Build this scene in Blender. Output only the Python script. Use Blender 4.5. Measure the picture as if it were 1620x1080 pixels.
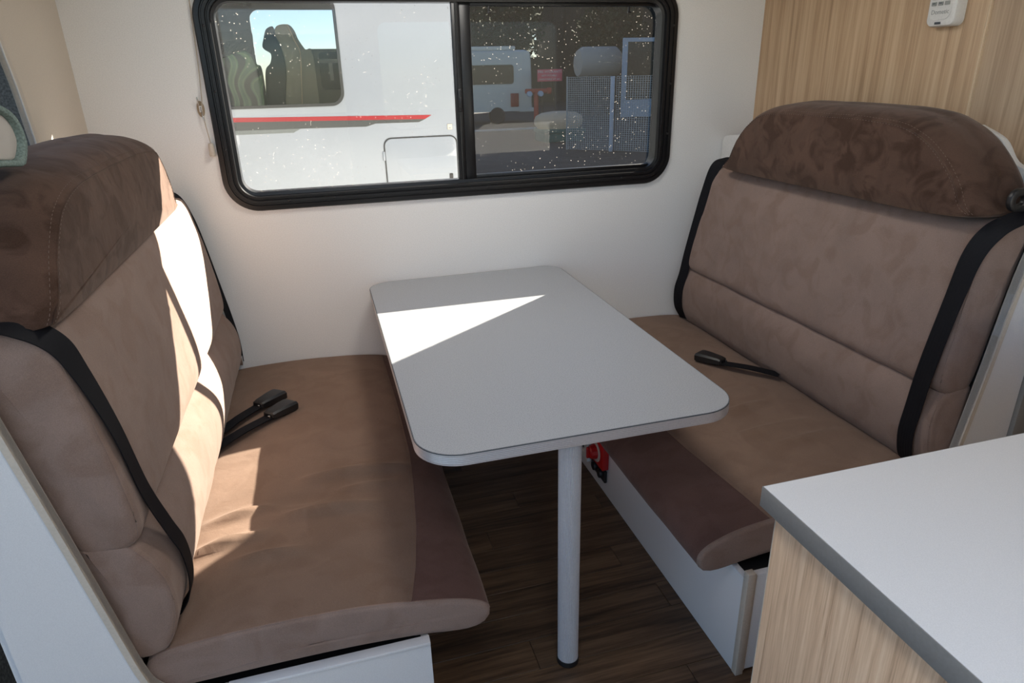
import bpy, bmesh, math, random
from mathutils import Vector, Matrix, noise

for o in list(bpy.data.objects):
    bpy.data.objects.remove(o)
scene = bpy.context.scene
COL = scene.collection

# ------------------------------------------------------------------ camera
cam_d = bpy.data.cameras.new('camera')
cam = bpy.data.objects.new('camera', cam_d)
COL.objects.link(cam)
R_ = Vector((0.96125, -0.27460, -0.02346)); F_ = Vector((0.24682, 0.89413, -0.37367))
R_.normalize(); F_ = (F_ - R_ * F_.dot(R_)).normalized()
U_ = R_.cross(F_)
m = Matrix((R_, U_, -F_)).transposed().to_4x4()
m.translation = (0, 0, 1.47)
cam.matrix_world = m
cam_d.sensor_width = 36.0
cam_d.lens = 23.297
cam_d.clip_start = 0.02
cam_d.clip_end = 500
scene.camera = cam

# ------------------------------------------------------------------ sky, sun, exposure
SUN_DIR = Vector((-0.667, -0.490, -0.465)).normalized()      # the way the light travels
w = bpy.data.worlds.new('sky')
scene.world = w
w.use_nodes = True
nt = w.node_tree
sky = nt.nodes.new('ShaderNodeTexSky')
sky.sky_type = 'NISHITA'
sky.sun_disc = False
sky.sun_elevation = math.asin(-SUN_DIR.z)
sky.sun_rotation = math.atan2(-SUN_DIR.x, -SUN_DIR.y)
sky.air_density = 0.8
sky.ozone_density = 2.6
sky.dust_density = 0.2
nt.links.new(sky.outputs[0], nt.nodes['Background'].inputs[0])
nt.nodes['Background'].inputs[1].default_value = 0.22

sd = bpy.data.lights.new('sun', 'SUN')
sd.energy = 46.0
sd.color = (1.0, 0.92, 0.80)
sd.angle = math.radians(0.45)
sun = bpy.data.objects.new('sun', sd)
COL.objects.link(sun)
sun.rotation_euler = SUN_DIR.to_track_quat('-Z', 'Y').to_euler()
sun.location = (8, 8, 8)

vs = scene.view_settings
vs.view_transform = 'Standard'
vs.look = 'None'
vs.gamma = 1.0
vs.use_curve_mapping = False
vs.exposure = 0.0

# ------------------------------------------------------------------ node helpers / materials
def new_mat(name):
    mt = bpy.data.materials.new(name)
    mt.use_nodes = True
    return mt, mt.node_tree, mt.node_tree.nodes['Principled BSDF']

def N(nt, typ, **kw):
    n = nt.nodes.new(typ)
    for k, v in kw.items():
        if k in n.inputs.keys() if hasattr(n.inputs, 'keys') else False:
            n.inputs[k].default_value = v
        else:
            setattr(n, k, v)
    return n

def coords(nt, scale=(1, 1, 1)):
    tc = nt.nodes.new('ShaderNodeTexCoord')
    mp = nt.nodes.new('ShaderNodeMapping')
    mp.inputs['Scale'].default_value = scale
    nt.links.new(tc.outputs['Object'], mp.inputs['Vector'])
    return mp.outputs[0]

def noise_tex(nt, vec, scale, detail=3, rough=0.5, dist=0.0):
    n = nt.nodes.new('ShaderNodeTexNoise')
    n.inputs['Scale'].default_value = scale
    n.inputs['Detail'].default_value = detail
    n.inputs['Roughness'].default_value = rough
    n.inputs['Distortion'].default_value = dist
    nt.links.new(vec, n.inputs['Vector'])
    return n.outputs['Fac']

def ramp(nt, fac, stops):
    r = nt.nodes.new('ShaderNodeValToRGB')
    el = r.color_ramp.elements
    while len(el) < len(stops):
        el.new(0.5)
    for e, (p, c) in zip(el, stops):
        e.position = p
        e.color = (*c, 1) if len(c) == 3 else c
    nt.links.new(fac, r.inputs[0])
    return r.outputs[0]

def mixc(nt, fac, a, b, mode='MIX'):
    n = nt.nodes.new('ShaderNodeMix')
    n.data_type = 'RGBA'
    n.blend_type = mode
    for sock, v in ((n.inputs[0], fac), (n.inputs[6], a), (n.inputs[7], b)):
        if isinstance(v, (int, float)):
            sock.default_value = v
        elif isinstance(v, tuple):
            sock.default_value = (*v, 1)
        else:
            nt.links.new(v, sock)
    return n.outputs[2]

def bump(nt, p, height, strength, dist=0.01):
    b = nt.nodes.new('ShaderNodeBump')
    b.inputs['Strength'].default_value = strength
    b.inputs['Distance'].default_value = dist
    nt.links.new(height, b.inputs['Height'])
    nt.links.new(b.outputs[0], p.inputs['Normal'])

def plain(name, col, rough=0.5, metal=0.0, spec=0.5, grain=0.0, gscale=200):
    mt, nt, p = new_mat(name)
    p.inputs['Base Color'].default_value = (*col, 1)
    p.inputs['Roughness'].default_value = rough
    p.inputs['Metallic'].default_value = metal
    p.inputs['Specular IOR Level'].default_value = spec
    v = coords(nt)
    f = noise_tex(nt, v, gscale, 3)
    lo = tuple(c * (1 - 0.06 - grain) for c in col); hi = tuple(min(1, c * (1 + 0.04 + grain)) for c in col)
    nt.links.new(ramp(nt, f, [(0.3, lo), (0.7, hi)]), p.inputs['Base Color'])
    return mt

def suede(name, c, dark, blotch=0.5, scale=7.0):
    mt, nt, p = new_mat(name)
    v = coords(nt)
    f1 = noise_tex(nt, v, scale, 4, 0.5, 0.6)
    f2 = noise_tex(nt, v, scale * 1.7, 3, 0.45, 1.1)
    s1 = ramp(nt, f1, [(0.35, (0, 0, 0)), (0.68, (1, 1, 1))])
    s2 = ramp(nt, f2, [(0.47, (0, 0, 0)), (0.62, (1, 1, 1))])
    base = mixc(nt, s1, c, tuple(x * (1 - 0.35 * blotch) for x in c))
    base = mixc(nt, mixc(nt, blotch, (0, 0, 0), s2), base, dark)
    fine = noise_tex(nt, v, 620, 2, 0.6)
    base = mixc(nt, 0.22, base, ramp(nt, fine, [(0.3, tuple(x * 0.5 for x in c)), (0.7, tuple(min(1, x * 1.5) for x in c))]))
    nt.links.new(base, p.inputs['Base Color'])
    p.inputs['Roughness'].default_value = 0.95
    p.inputs['Specular IOR Level'].default_value = 0.12
    p.inputs['Sheen Weight'].default_value = 0.18
    p.inputs['Sheen Roughness'].default_value = 0.5
    p.inputs['Sheen Tint'].default_value = (1.0, 0.85, 0.75, 1)
    big = noise_tex(nt, v, 22, 3, 0.5, 0.6)
    ad = nt.nodes.new('ShaderNodeMath'); ad.operation = 'MULTIPLY_ADD'
    nt.links.new(fine, ad.inputs[0]); ad.inputs[1].default_value = 0.12; nt.links.new(big, ad.inputs[2])
    bump(nt, p, ad.outputs[0], 0.30, 0.006)
    return mt

def wood(name, stops, stretch, rough=0.5, var=False, bstr=0.08):
    """stretch: mapping scale, small along the grain"""
    mt, nt, p = new_mat(name)
    v = coords(nt, stretch)
    if var:
        oi = nt.nodes.new('ShaderNodeObjectInfo')
        add = nt.nodes.new('ShaderNodeVectorMath'); add.operation = 'MULTIPLY_ADD'
        nt.links.new(oi.outputs['Random'], add.inputs[0]); add.inputs[1].default_value = (37, 53, 11)
        nt.links.new(v, add.inputs[2]); v = add.outputs[0]
    f1 = noise_tex(nt, v, 1.0, 8, 0.62, 0.5)
    f2 = noise_tex(nt, v, 4.5, 4, 0.6, 0.3)
    mixf = nt.nodes.new('ShaderNodeMath'); mixf.operation = 'MULTIPLY_ADD'
    nt.links.new(f2, mixf.inputs[0]); mixf.inputs[1].default_value = 0.45; nt.links.new(f1, mixf.inputs[2])
    sub = nt.nodes.new('ShaderNodeMath'); sub.operation = 'SUBTRACT'
    nt.links.new(mixf.outputs[0], sub.inputs[0]); sub.inputs[1].default_value = 0.225
    c = ramp(nt, sub.outputs[0], stops)
    if var:
        oi2 = nt.nodes.new('ShaderNodeObjectInfo')
        k = ramp(nt, oi2.outputs['Random'], [(0, (0.72, 0.72, 0.74)), (1, (1.15, 1.12, 1.08))])
        c = mixc(nt, 1.0, c, k, 'MULTIPLY')
    nt.links.new(c, p.inputs['Base Color'])
    p.inputs['Roughness'].default_value = rough
    bump(nt, p, sub.outputs[0], bstr, 0.004)
    return mt

def glass(name, tint, film=0.03, speck=0.5, refl=1.0, specscale=120):
    """clear or tinted architectural glass with dust specks and a thin film of dirt"""
    mt, nt, p = new_mat(name)
    nt.nodes.remove(p)
    out = nt.nodes['Material Output']
    tr = nt.nodes.new('ShaderNodeBsdfTransparent'); tr.inputs[0].default_value = (*tint, 1)
    gl = nt.nodes.new('ShaderNodeBsdfGlossy'); gl.inputs['Roughness'].default_value = 0.0
    gl.inputs[0].default_value = (refl, refl, refl, 1)
    fr = nt.nodes.new('ShaderNodeFresnel')
    ge = nt.nodes.new('ShaderNodeNewGeometry')          # same index of refraction from either face of the thin pane
    io = nt.nodes.new('ShaderNodeMath'); io.operation = 'MULTIPLY_ADD'
    nt.links.new(ge.outputs['Backfacing'], io.inputs[0]); io.inputs[1].default_value = 1 / 1.45 - 1.45; io.inputs[2].default_value = 1.45
    nt.links.new(io.outputs[0], fr.inputs[0])
    m1 = nt.nodes.new('ShaderNodeMixShader')
    nt.links.new(fr.outputs[0], m1.inputs[0]); nt.links.new(tr.outputs[0], m1.inputs[1]); nt.links.new(gl.outputs[0], m1.inputs[2])
    df = nt.nodes.new('ShaderNodeBsdfDiffuse'); df.inputs[0].default_value = (0.62, 0.58, 0.52, 1)
    tl = nt.nodes.new('ShaderNodeBsdfTranslucent'); tl.inputs[0].default_value = (0.62, 0.58, 0.52, 1)
    m3 = nt.nodes.new('ShaderNodeMixShader'); m3.inputs[0].default_value = 0.5
    nt.links.new(df.outputs[0], m3.inputs[1]); nt.links.new(tl.outputs[0], m3.inputs[2])
    v = coords(nt)
    vo = nt.nodes.new('ShaderNodeTexVoronoi'); vo.inputs['Scale'].default_value = specscale
    vo.voronoi_dimensions = '2D'                        # the pane stands in the x-z plane
    sx = nt.nodes.new('ShaderNodeSeparateXYZ'); cx_ = nt.nodes.new('ShaderNodeCombineXYZ')
    nt.links.new(v, sx.inputs[0]); nt.links.new(sx.outputs[0], cx_.inputs[0]); nt.links.new(sx.outputs[2], cx_.inputs[1])
    nt.links.new(cx_.outputs[0], vo.inputs['Vector'])
    sp = ramp(nt, vo.outputs['Distance'], [(0.06, (1, 1, 1)), (0.12, (0, 0, 0))])
    sel = ramp(nt, noise_tex(nt, v, specscale * 0.9, 1), [(0.54, (0, 0, 0)), (0.60, (1, 1, 1))])
    cl = ramp(nt, noise_tex(nt, v, 5, 3), [(0.42, (0, 0, 0)), (0.62, (1, 1, 1))])
    mm = mixc(nt, 1.0, mixc(nt, 1.0, sp, sel, 'MULTIPLY'), cl, 'MULTIPLY')
    ml = nt.nodes.new('ShaderNodeMath'); ml.operation = 'MULTIPLY_ADD'
    nt.links.new(mm, ml.inputs[0]); ml.inputs[1].default_value = speck; ml.inputs[2].default_value = film
    m2 = nt.nodes.new('ShaderNodeMixShader')
    nt.links.new(ml.outputs[0], m2.inputs[0]); nt.links.new(m1.outputs[0], m2.inputs[1]); nt.links.new(m3.outputs[0], m2.inputs[2])
    nt.links.new(m2.outputs[0], out.inputs[0])
    return mt

MT = {}
MT['tan'] = suede('tan suede', (0.212, 0.140, 0.102), (0.150, 0.092, 0.063), 0.5, 5)
MT['taupe'] = suede('taupe suede', (0.262, 0.188, 0.155), (0.185, 0.117, 0.086), 0.55, 6)
MT['brown'] = suede('dark brown suede', (0.094, 0.054, 0.038), (0.034, 0.016, 0.009), 0.9, 8)
MT['umber'] = suede('reddish brown suede', (0.125, 0.070, 0.058), (0.085, 0.043, 0.034), 0.6, 7)
MT['thread'] = plain('sewing thread', (0.17, 0.12, 0.095), 0.8)
MT['wall'] = plain('ivory wall board', (0.80, 0.795, 0.775), 0.45, grain=0.01, gscale=300)
MT['cab'] = plain('beige cab lining', (0.62, 0.55, 0.46), 0.6, gscale=400)
MT['white'] = plain('white laminate', (0.72, 0.72, 0.72), 0.38, gscale=700)
MT['cream'] = plain('cream edge band', (0.56, 0.50, 0.42), 0.45)
MT['black'] = plain('black frame coating', (0.006, 0.006, 0.007), 0.33, spec=0.45)
MT['plastic'] = plain('black plastic', (0.010, 0.010, 0.011), 0.42)
MT['web'] = plain('black webbing', (0.006, 0.006, 0.008), 0.7, spec=0.2, gscale=900, grain=0.2)
MT['steel'] = plain('bright steel', (0.6, 0.6, 0.6), 0.25, 1.0)
MT['alu'] = plain('anodised aluminium', (0.62, 0.62, 0.65), 0.38, 0.35)
MT['alutrim'] = plain('aluminium edge trim', (0.50, 0.48, 0.48), 0.38, 0.35)
MT['grey'] = plain('grey edge band', (0.23, 0.222, 0.208), 0.5)
MT['red'] = plain('red plastic', (0.50, 0.012, 0.012), 0.35)
MT['whiteplastic'] = plain('white plastic', (0.70, 0.69, 0.66), 0.35)
MT['greybutton'] = plain('grey print', (0.30, 0.31, 0.29), 0.6)
MT['darkprint'] = plain('dark print', (0.05, 0.06, 0.07), 0.6)
MT['felt'] = plain('grey felt', (0.165, 0.155, 0.135), 1.0, spec=0.05, grain=0.35, gscale=160)
MT['greenfelt'] = plain('grey green felt', (0.20, 0.26, 0.24), 1.0, spec=0.05, grain=0.25, gscale=260)
MT['padgrey'] = plain('light grey vinyl', (0.50, 0.47, 0.43), 0.6, gscale=20)
MT['cord'] = plain('beige cord', (0.45, 0.38, 0.30), 0.8)
MT['cleat'] = plain('brass brown cleat', (0.30, 0.22, 0.13), 0.5)
MT['oak'] = wood('light oak laminate', [(0.30, (0.34, 0.215, 0.118)), (0.46, (0.47, 0.315, 0.185)), (0.60, (0.55, 0.385, 0.235)), (0.74, (0.62, 0.45, 0.285))], (40, 40, 0.9), 0.5)
MT['oak2'] = wood('pale oak laminate', [(0.30, (0.34, 0.24, 0.155)), (0.46, (0.46, 0.335, 0.225)), (0.60, (0.53, 0.40, 0.275)), (0.74, (0.60, 0.46, 0.33))], (40, 40, 0.9), 0.5)
MT['oak3'] = wood('oak cabinet board', [(0.28, (0.44, 0.275, 0.165)), (0.44, (0.66, 0.44, 0.28)), (0.58, (0.77, 0.54, 0.355)), (0.72, (0.84, 0.62, 0.43))], (95, 95, 2.6), 0.5)
MT['oakedge'] = plain('light oak edge', (0.62, 0.47, 0.31), 0.5)
MT['plank'] = wood('dark brown vinyl plank', [(0.28, (0.028, 0.015, 0.008)), (0.46, (0.088, 0.052, 0.028)), (0.60, (0.14, 0.085, 0.047)), (0.76, (0.19, 0.12, 0.07))], (1.8, 30, 30), 0.5, True, 0.10)
MT['joint'] = plain('dark floor backing', (0.02, 0.014, 0.01), 0.8)

def table_lam():
    mt, nt, p = new_mat('pale grey speckled laminate')
    v = coords(nt)
    f = noise_tex(nt, v, 420, 2, 0.6)
    c = ramp(nt, f, [(0.30, (0.25, 0.26, 0.275)), (0.46, (0.355, 0.37, 0.39)), (0.7, (0.42, 0.43, 0.45))])
    nt.links.new(c, p.inputs['Base Color'])
    p.inputs['Roughness'].default_value = 0.42
    bump(nt, p, f, 0.12, 0.001)
    return mt
MT['table'] = table_lam()
MT['glassL'] = glass('clear window glass', (0.95, 0.96, 0.96), 0.0, 0.5, 0.8, 62)
MT['glassR'] = glass('dusty window glass', (0.70, 0.70, 0.69), 0.011, 0.5, 0.35, 62)

# ------------------------------------------------------------------ geometry helpers
def wloc(o):
    v = Vector((0, 0, 0))
    while o is not None:
        v += o.location
        o = o.parent
    return v

def link(name, me, mat, parent=None, loc=None):
    o = bpy.data.objects.new(name, me)
    COL.objects.link(o)
    if mat is not None:
        me.materials.append(MT[mat] if isinstance(mat, str) else mat)
    if parent is not None:
        o.parent = parent
        base = wloc(parent)
    else:
        base = Vector(loc) if loc is not None else Vector((0, 0, 0))
        o.location = base
    if base.length > 0:
        me.transform(Matrix.Translation(-base))
    return o

def from_bm(name, bm, mat, parent=None, loc=None, smooth=False, recalc=True):
    if recalc:
        bmesh.ops.recalc_face_normals(bm, faces=bm.faces)
    me = bpy.data.meshes.new(name)
    bm.to_mesh(me); bm.free()
    if smooth:
        for p in me.polygons: p.use_smooth = True
        if smooth != True:
            me.set_sharp_from_angle(angle=math.radians(smooth))
    return link(name, me, mat, parent, loc)

def from_vf(name, vs_, fs, mat, parent=None, loc=None, smooth=False):
    bm = bmesh.new()
    bv = [bm.verts.new(v) for v in vs_]
    for f in fs:
        try: bm.faces.new([bv[i] for i in f])
        except ValueError: pass
    return from_bm(name, bm, mat, parent, loc, smooth)

def empty(name, loc, label, cat, group=None):
    o = bpy.data.objects.new(name, None)
    COL.objects.link(o)
    o.location = loc
    o.empty_display_size = 0.05
    return tag(o, label, cat, group)

def tag(o, label, cat, group=None):
    o['label'] = label
    o['category'] = cat
    if group: o['group'] = group
    return o

def struct(o):
    o['kind'] = 'structure'
    return o

def bm_box(bm, x0, x1, y0, y1, z0, z1, bev=0.0, seg=2):
    vs_ = [bm.verts.new((x, y, z)) for x in (x0, x1) for y in (y0, y1) for z in (z0, z1)]
    fs = [(0, 1, 3, 2), (4, 6, 7, 5), (0, 4, 5, 1), (2, 3, 7, 6), (0, 2, 6, 4), (1, 5, 7, 3)]
    faces = [bm.faces.new([vs_[i] for i in f]) for f in fs]
    if bev > 0:
        es = list({e for f in faces for e in f.edges})
        bmesh.ops.bevel(bm, geom=es, offset=bev, segments=seg, affect='EDGES', profile=0.5)

def box(name, x0, x1, y0, y1, z0, z1, mat, parent=None, bev=0.0, loc=None, seg=2):
    bm = bmesh.new()
    bm_box(bm, x0, x1, y0, y1, z0, z1, bev, seg)
    return from_bm(name, bm, mat, parent, loc, 35 if bev > 0 else False)

def to3(axis, a, p, q):
    return {'x': (a, p, q), 'y': (p, a, q), 'z': (p, q, a)}[axis]

def plate(name, outer, holes, axis, a, b, mat, parent=None, bev=0.0, loc=None, smooth=30):
    """extruded 2-D outline with holes, from a to b along the axis"""
    bm = bmesh.new()
    edges = []
    for lp in [outer] + list(holes):
        vv = [bm.verts.new(to3(axis, a, p, q)) for p, q in lp]
        for i in range(len(vv)):
            edges.append(bm.edges.new((vv[i], vv[(i + 1) % len(vv)])))
    if holes:
        bmesh.ops.triangle_fill(bm, use_beauty=True, use_dissolve=False, edges=edges)
    else:
        bm.faces.new([e.verts[0] for e in edges] if False else vv)
    fs = list(bm.faces)
    r = bmesh.ops.extrude_face_region(bm, geom=fs)
    d = {'x': Vector((b - a, 0, 0)), 'y': Vector((0, b - a, 0)), 'z': Vector((0, 0, b - a))}[axis]
    bmesh.ops.translate(bm, verts=[v for v in r['geom'] if isinstance(v, bmesh.types.BMVert)], vec=d)
    bmesh.ops.recalc_face_normals(bm, faces=bm.faces)
    if bev > 0:
        es = [e for e in bm.edges if len(e.link_faces) == 2 and e.calc_face_angle(0) > 1.0]
        bmesh.ops.bevel(bm, geom=es, offset=bev, segments=2, affect='EDGES', profile=0.5)
    return from_bm(name, bm, mat, parent, loc, smooth)

def rrect(x0, x1, y0, y1, r, n=8):
    if not isinstance(r, (tuple, list)): r = (r,) * 4
    pts = []
    for (cx, cy, a0, rr) in ((x1 - r[0], y1 - r[0], 0, r[0]), (x0 + r[1], y1 - r[1], 90, r[1]), (x0 + r[2], y0 + r[2], 180, r[2]), (x1 - r[3], y0 + r[3], 270, r[3])):
        for i in range(n + 1):
            a = math.radians(a0 + 90 * i / n)
            pts.append((cx + rr * math.cos(a), cy + rr * math.sin(a)))
    return pts

def loft(name, rings, mat, parent=None, loc=None, smooth=40, closed=True, caps=False):
    n = len(rings[0])
    vs_ = [p for r in rings for p in r]
    fs = []
    for i in range(len(rings) - 1):
        for j in range(n if closed else n - 1):
            k = (j + 1) % n
            fs.append((i * n + j, i * n + k, (i + 1) * n + k, (i + 1) * n + j))
    if caps:
        fs.append(tuple(range(n)))
        fs.append(tuple(range((len(rings) - 1) * n, len(rings) * n)))
    return from_vf(name, vs_, fs, mat, parent, loc, smooth)

def lathe(name, prof, mat, parent=None, loc=None, axis='z', center=(0, 0, 0), n=32, smooth=40):
    rings = []
    for r, h in prof:
        ring = []
        for i in range(n):
            a = 2 * math.pi * i / n
            c, s = r * math.cos(a), r * math.sin(a)
            p = {'z': (c, s, h), 'x': (h, c, s), 'y': (c, h, s)}[axis]
            ring.append(tuple(p[k] + center[k] for k in range(3)))
        rings.append(ring)
    return loft(name, rings, mat, parent, loc, smooth, caps=True)

def catmull(pts, n, closed=False):
    P = [Vector(p) for p in pts]
    out = []
    m_ = len(P)
    segs = m_ if closed else m_ - 1
    for i in range(segs):
        p1, p2 = P[i], P[(i + 1) % m_]
        p0 = P[(i - 1) % m_] if (closed or i > 0) else p1 * 2 - p2
        p3 = P[(i + 2) % m_] if (closed or i + 2 < m_) else p2 * 2 - p1
        for k in range(n):
            t = k / n
            out.append(0.5 * ((2 * p1) + (p2 - p0) * t + (2 * p0 - 5 * p1 + 4 * p2 - p3) * t * t + (3 * p1 - p0 - 3 * p2 + p3) * t ** 3))
    if not closed: out.append(P[-1].copy())
    return out

def resample(pts, n, closed=False):
    P = list(pts) + ([pts[0]] if closed else [])
    L = [0.0]
    for a, b in zip(P, P[1:]): L.append(L[-1] + (b - a).length)
    out = []
    cnt = n if closed else n - 1
    j = 0
    for i in range(n):
        t = L[-1] * i / cnt
        while j < len(L) - 2 and L[j + 1] < t: j += 1
        u = (t - L[j]) / max(1e-9, L[j + 1] - L[j])
        out.append(P[j].lerp(P[j + 1], u))
    return out

def tube(name, pts, r, mat, parent=None, loc=None, n=8, sub=6, smooth=True):
    P = catmull(pts, sub) if sub > 1 else [Vector(p) for p in pts]
    rings = []
    up = Vector((0, 0, 1))
    for i, p in enumerate(P):
        t = (P[min(i + 1, len(P) - 1)] - P[max(i - 1, 0)]).normalized()
        a = t.cross(up)
        if a.length < 1e-3: a = t.cross(Vector((1, 0, 0)))
        a.normalize(); b = t.cross(a)
        rings.append([tuple(p + (a * math.cos(2 * math.pi * k / n) + b * math.sin(2 * math.pi * k / n)) * r) for k in range(n)])
    return loft(name, rings, mat, parent, loc, 60, caps=True)

def strap(name, keys, mat, parent=None, loc=None, width=0.048, th=0.0022, sub=10, ribs=6):
    """ribbed webbing swept through keys = (point, across-vector)"""
    P = catmull([k[0] for k in keys], sub)
    Wd = catmull([k[1] for k in keys], sub)
    rings = []
    for i, p in enumerate(P):
        t = (P[min(i + 1, len(P) - 1)] - P[max(i - 1, 0)]).normalized()
        a = (Wd[i] - t * Wd[i].dot(t)).normalized()
        nn = a.cross(t).normalized()
        ring = []
        m_ = ribs * 4
        for k in range(m_ + 1):
            u = k / m_
            h = th * (0.5 + 0.28 * abs(math.sin(math.pi * ribs * u)))
            ring.append(tuple(p + a * (u - 0.5) * width + nn * h))
        for k in range(m_, -1, -1):
            u = k / m_
            ring.append(tuple(p + a * (u - 0.5) * width - nn * th * 0.5))
        rings.append(ring)
    return loft(name, rings, mat, parent, loc, 60, caps=True)

def text_mesh(name, body, size, mat, parent, origin, xdir, ydir, thick=0.0005, align='CENTER'):
    cu = bpy.data.curves.new(name, 'FONT')
    cu.body = body; cu.size = size; cu.extrude = thick; cu.align_x = align; cu.align_y = 'CENTER'
    cu.resolution_u = 2
    t = bpy.data.objects.new(name, cu)
    COL.objects.link(t)
    bpy.context.view_layer.update()
    me = bpy.data.meshes.new_from_object(t.evaluated_get(bpy.context.evaluated_depsgraph_get()))
    bpy.data.objects.remove(t)
    x = Vector(xdir).normalized(); y = Vector(ydir).normalized(); z = x.cross(y)
    mm = Matrix((x, y, z)).transposed().to_4x4(); mm.translation = Vector(origin)
    me.transform(mm)
    me.materials.clear()
    me.name = name
    o = link(name, me, mat, parent)
    o['kind'] = 'stuff'        # letters too small to pick apart
    return o

def bump_noise(p, s, amp, seed=0.0):
    return noise.noise(Vector((p[0] * s + seed, p[1] * s, p[2] * s))) * amp

# ------------------------------------------------------------------ cushions
def cushion_rings(prof, nprof, y0, y1, ny, er, bulge, seam=None, disp=None, sharp_pts=None):
    """closed (x,z) profile lofted along y; rounded ends; returns rings and the index of first / last body ring"""
    P = resample(catmull([(p[0], p[1], 0) for p in prof], 8, True), nprof, True)
    cx = sum(p.x for p in P) / nprof; cz = sum(p.y for p in P) / nprof
    nor = []
    for i in range(nprof):
        t = P[(i + 1) % nprof] - P[i - 1]
        nn = Vector((t.y, -t.x, 0)).normalized()
        if nn.dot(P[i] - Vector((cx, cz, 0))) < 0: nn = -nn
        nor.append(nn)
    rings = []
    def ring(y, inset, sc=1.0, yy=None):
        r = []
        for i in range(nprof):
            p = P[i] - nor[i] * inset
            x = cx + (p.x - cx) * sc; z = cz + (p.y - cz) * sc
            r.append(Vector((x, y, z)))
        return r
    caps = [0.0, 0.3, 0.55, 0.75, 0.9]
    for s in caps: rings.append(ring(y0 - bulge * (1 - s ** 2), er, s))
    ks = 5
    for k in range(ks):
        a = math.pi / 2 * k / ks
        rings.append(ring(y0 + er * (1 - math.sin(a)) , er * (1 - math.sin(a))) if False else ring(y0 + er * (1 - math.cos(a)), er * (1 - math.sin(a))))
    b0 = len(rings)
    for k in range(ny + 1):
        rings.append(ring(y0 + er + (y1 - y0 - 2 * er) * k / ny, 0))
    b1 = len(rings) - 1
    for k in range(ks - 1, -1, -1):
        a = math.pi / 2 * k / ks
        rings.append(ring(y1 - er * (1 - math.cos(a)), er * (1 - math.sin(a))))
    for s in reversed(caps): rings.append(ring(y1 + bulge * (1 - s ** 2), er, s))
    return rings, b0, b1, P, nor

def strip_obj(name, rings, i0, i1, j0, j1, mat, parent, smooth=True):
    """faces of the ring grid between rings i0..i1 and profile columns j0..j1 (wrapping)"""
    n = len(rings[0])
    cols = list(range(j0, j1 + 1))
    vs_ = [tuple(rings[i][j % n]) for i in range(i0, i1 + 1) for j in cols]
    k = len(cols)
    fs = [((i * k + j), (i * k + j + 1), ((i + 1) * k + j + 1), ((i + 1) * k + j)) for i in range(i1 - i0) for j in range(k - 1)]
    bm = bmesh.new()
    bv = [bm.verts.new(v) for v in vs_]
    for f in fs:
        bm.faces.new([bv[q] for q in f])
    bmesh.ops.remove_doubles(bm, verts=bm.verts, dist=1e-6)
    return from_bm(name, bm, mat, parent, None, smooth, recalc=False)

def orient(o, center):
    """make the open patch face away from a point inside the cushion"""
    me = o.data
    base = wloc(o)
    s = 0.0
    for p in me.polygons:
        s += p.normal.dot(p.center + base - Vector(center)) * p.area
    if s < 0: me.flip_normals()
    return o

def stitch(name, pts, parent, step=0.011, r=0.0009, ln=0.006, mat='thread'):
    """a row of short threads along pts"""
    P = resample([Vector(p) for p in pts], max(2, int(sum((Vector(b) - Vector(a)).length for a, b in zip(pts, pts[1:])) / step)))
    bm = bmesh.new()
    for i in range(len(P) - 1):
        t = (P[i + 1] - P[i])
        if t.length < 1e-6: continue
        t.normalize()
        a = t.cross(Vector((0, 0, 1)));
        if a.length < 0.05: a = t.cross(Vector((1, 0, 0)))
        a.normalize(); b = t.cross(a)
        q = [bm.verts.new(P[i] + a * r * sx + b * r * sy) for sx, sy in ((1, 0), (0, 1), (-1, 0), (0, -1))]
        e = P[i] + t * ln
        q2 = [bm.verts.new(e + a * r * sx + b * r * sy) for sx, sy in ((1, 0), (0, 1), (-1, 0), (0, -1))]
        for k in range(4):
            bm.faces.new((q[k], q[(k + 1) % 4], q2[(k + 1) % 4], q2[k]))
        bm.faces.new(q); bm.faces.new(q2)
    return from_bm(name, bm, mat, parent)

# ================================================================== THE SETTING
W = 2.57            # inner face of the window wall
# floor with planks running along the vehicle
floor = struct(box('floor', -0.70, 2.6, -0.95, 2.66, -0.06, -0.004, 'joint'))
rnd = random.Random(4)
pw, pl = 0.1, 0.9
y = -0.95; row = 0
meshes = {}
while y < 2.57:
    y1 = min(y + pw, 2.569)
    x = -0.70 - [0.412, 0.112, 0.70, 0.26, 0.55][row % 5] + (0.088 if row % 5 == 0 else 0)
    while x < 2.6:
        xa, xb = max(x, -0.70), min(x + pl, 2.6)
        if xb - xa > 0.03 and y1 - y > 0.02:
            key = (round(xb - xa, 4), round(y1 - y, 4))
            if key not in meshes:
                bm = bmesh.new()
                bm_box(bm, 0.0007, xb - xa - 0.0007, 0.0007, y1 - y - 0.0007, -0.004, 0.0, 0.0008, 1)
                me = bpy.data.meshes.new('plank'); bm.to_mesh(me); bm.free(); me.materials.append(MT['plank'])
                meshes[key] = me
            o = bpy.data.objects.new('plank', meshes[key])
            COL.objects.link(o); o.parent = floor; o.location = (xa, y, 0)
        x += pl
    y += pw; row += 1

# window wall with its rounded opening
WX0, WX1, WZ0, WZ1 = -0.335, 1.408, 1.033, 1.775
hole = rrect(WX0 + 0.02, WX1 - 0.02, WZ0 + 0.02, WZ1 - 0.02, 0.10)
wall_back = struct(plate('wall_back', [(-0.735, -0.06), (2.6, -0.06), (2.6, 2.10), (-0.735, 2.10)], [hole], 'y', W, W + 0.05, 'wall'))
ceiling = struct(plate('ceiling', [(-0.735, -0.95), (2.6, -0.95), (2.6, 2.66), (-0.735, 2.66)], [[(0.35, 0.15), (1.05, 0.15), (1.05, 0.85), (0.35, 0.85)]], 'z', 2.10, 2.14, 'wall'))
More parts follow.
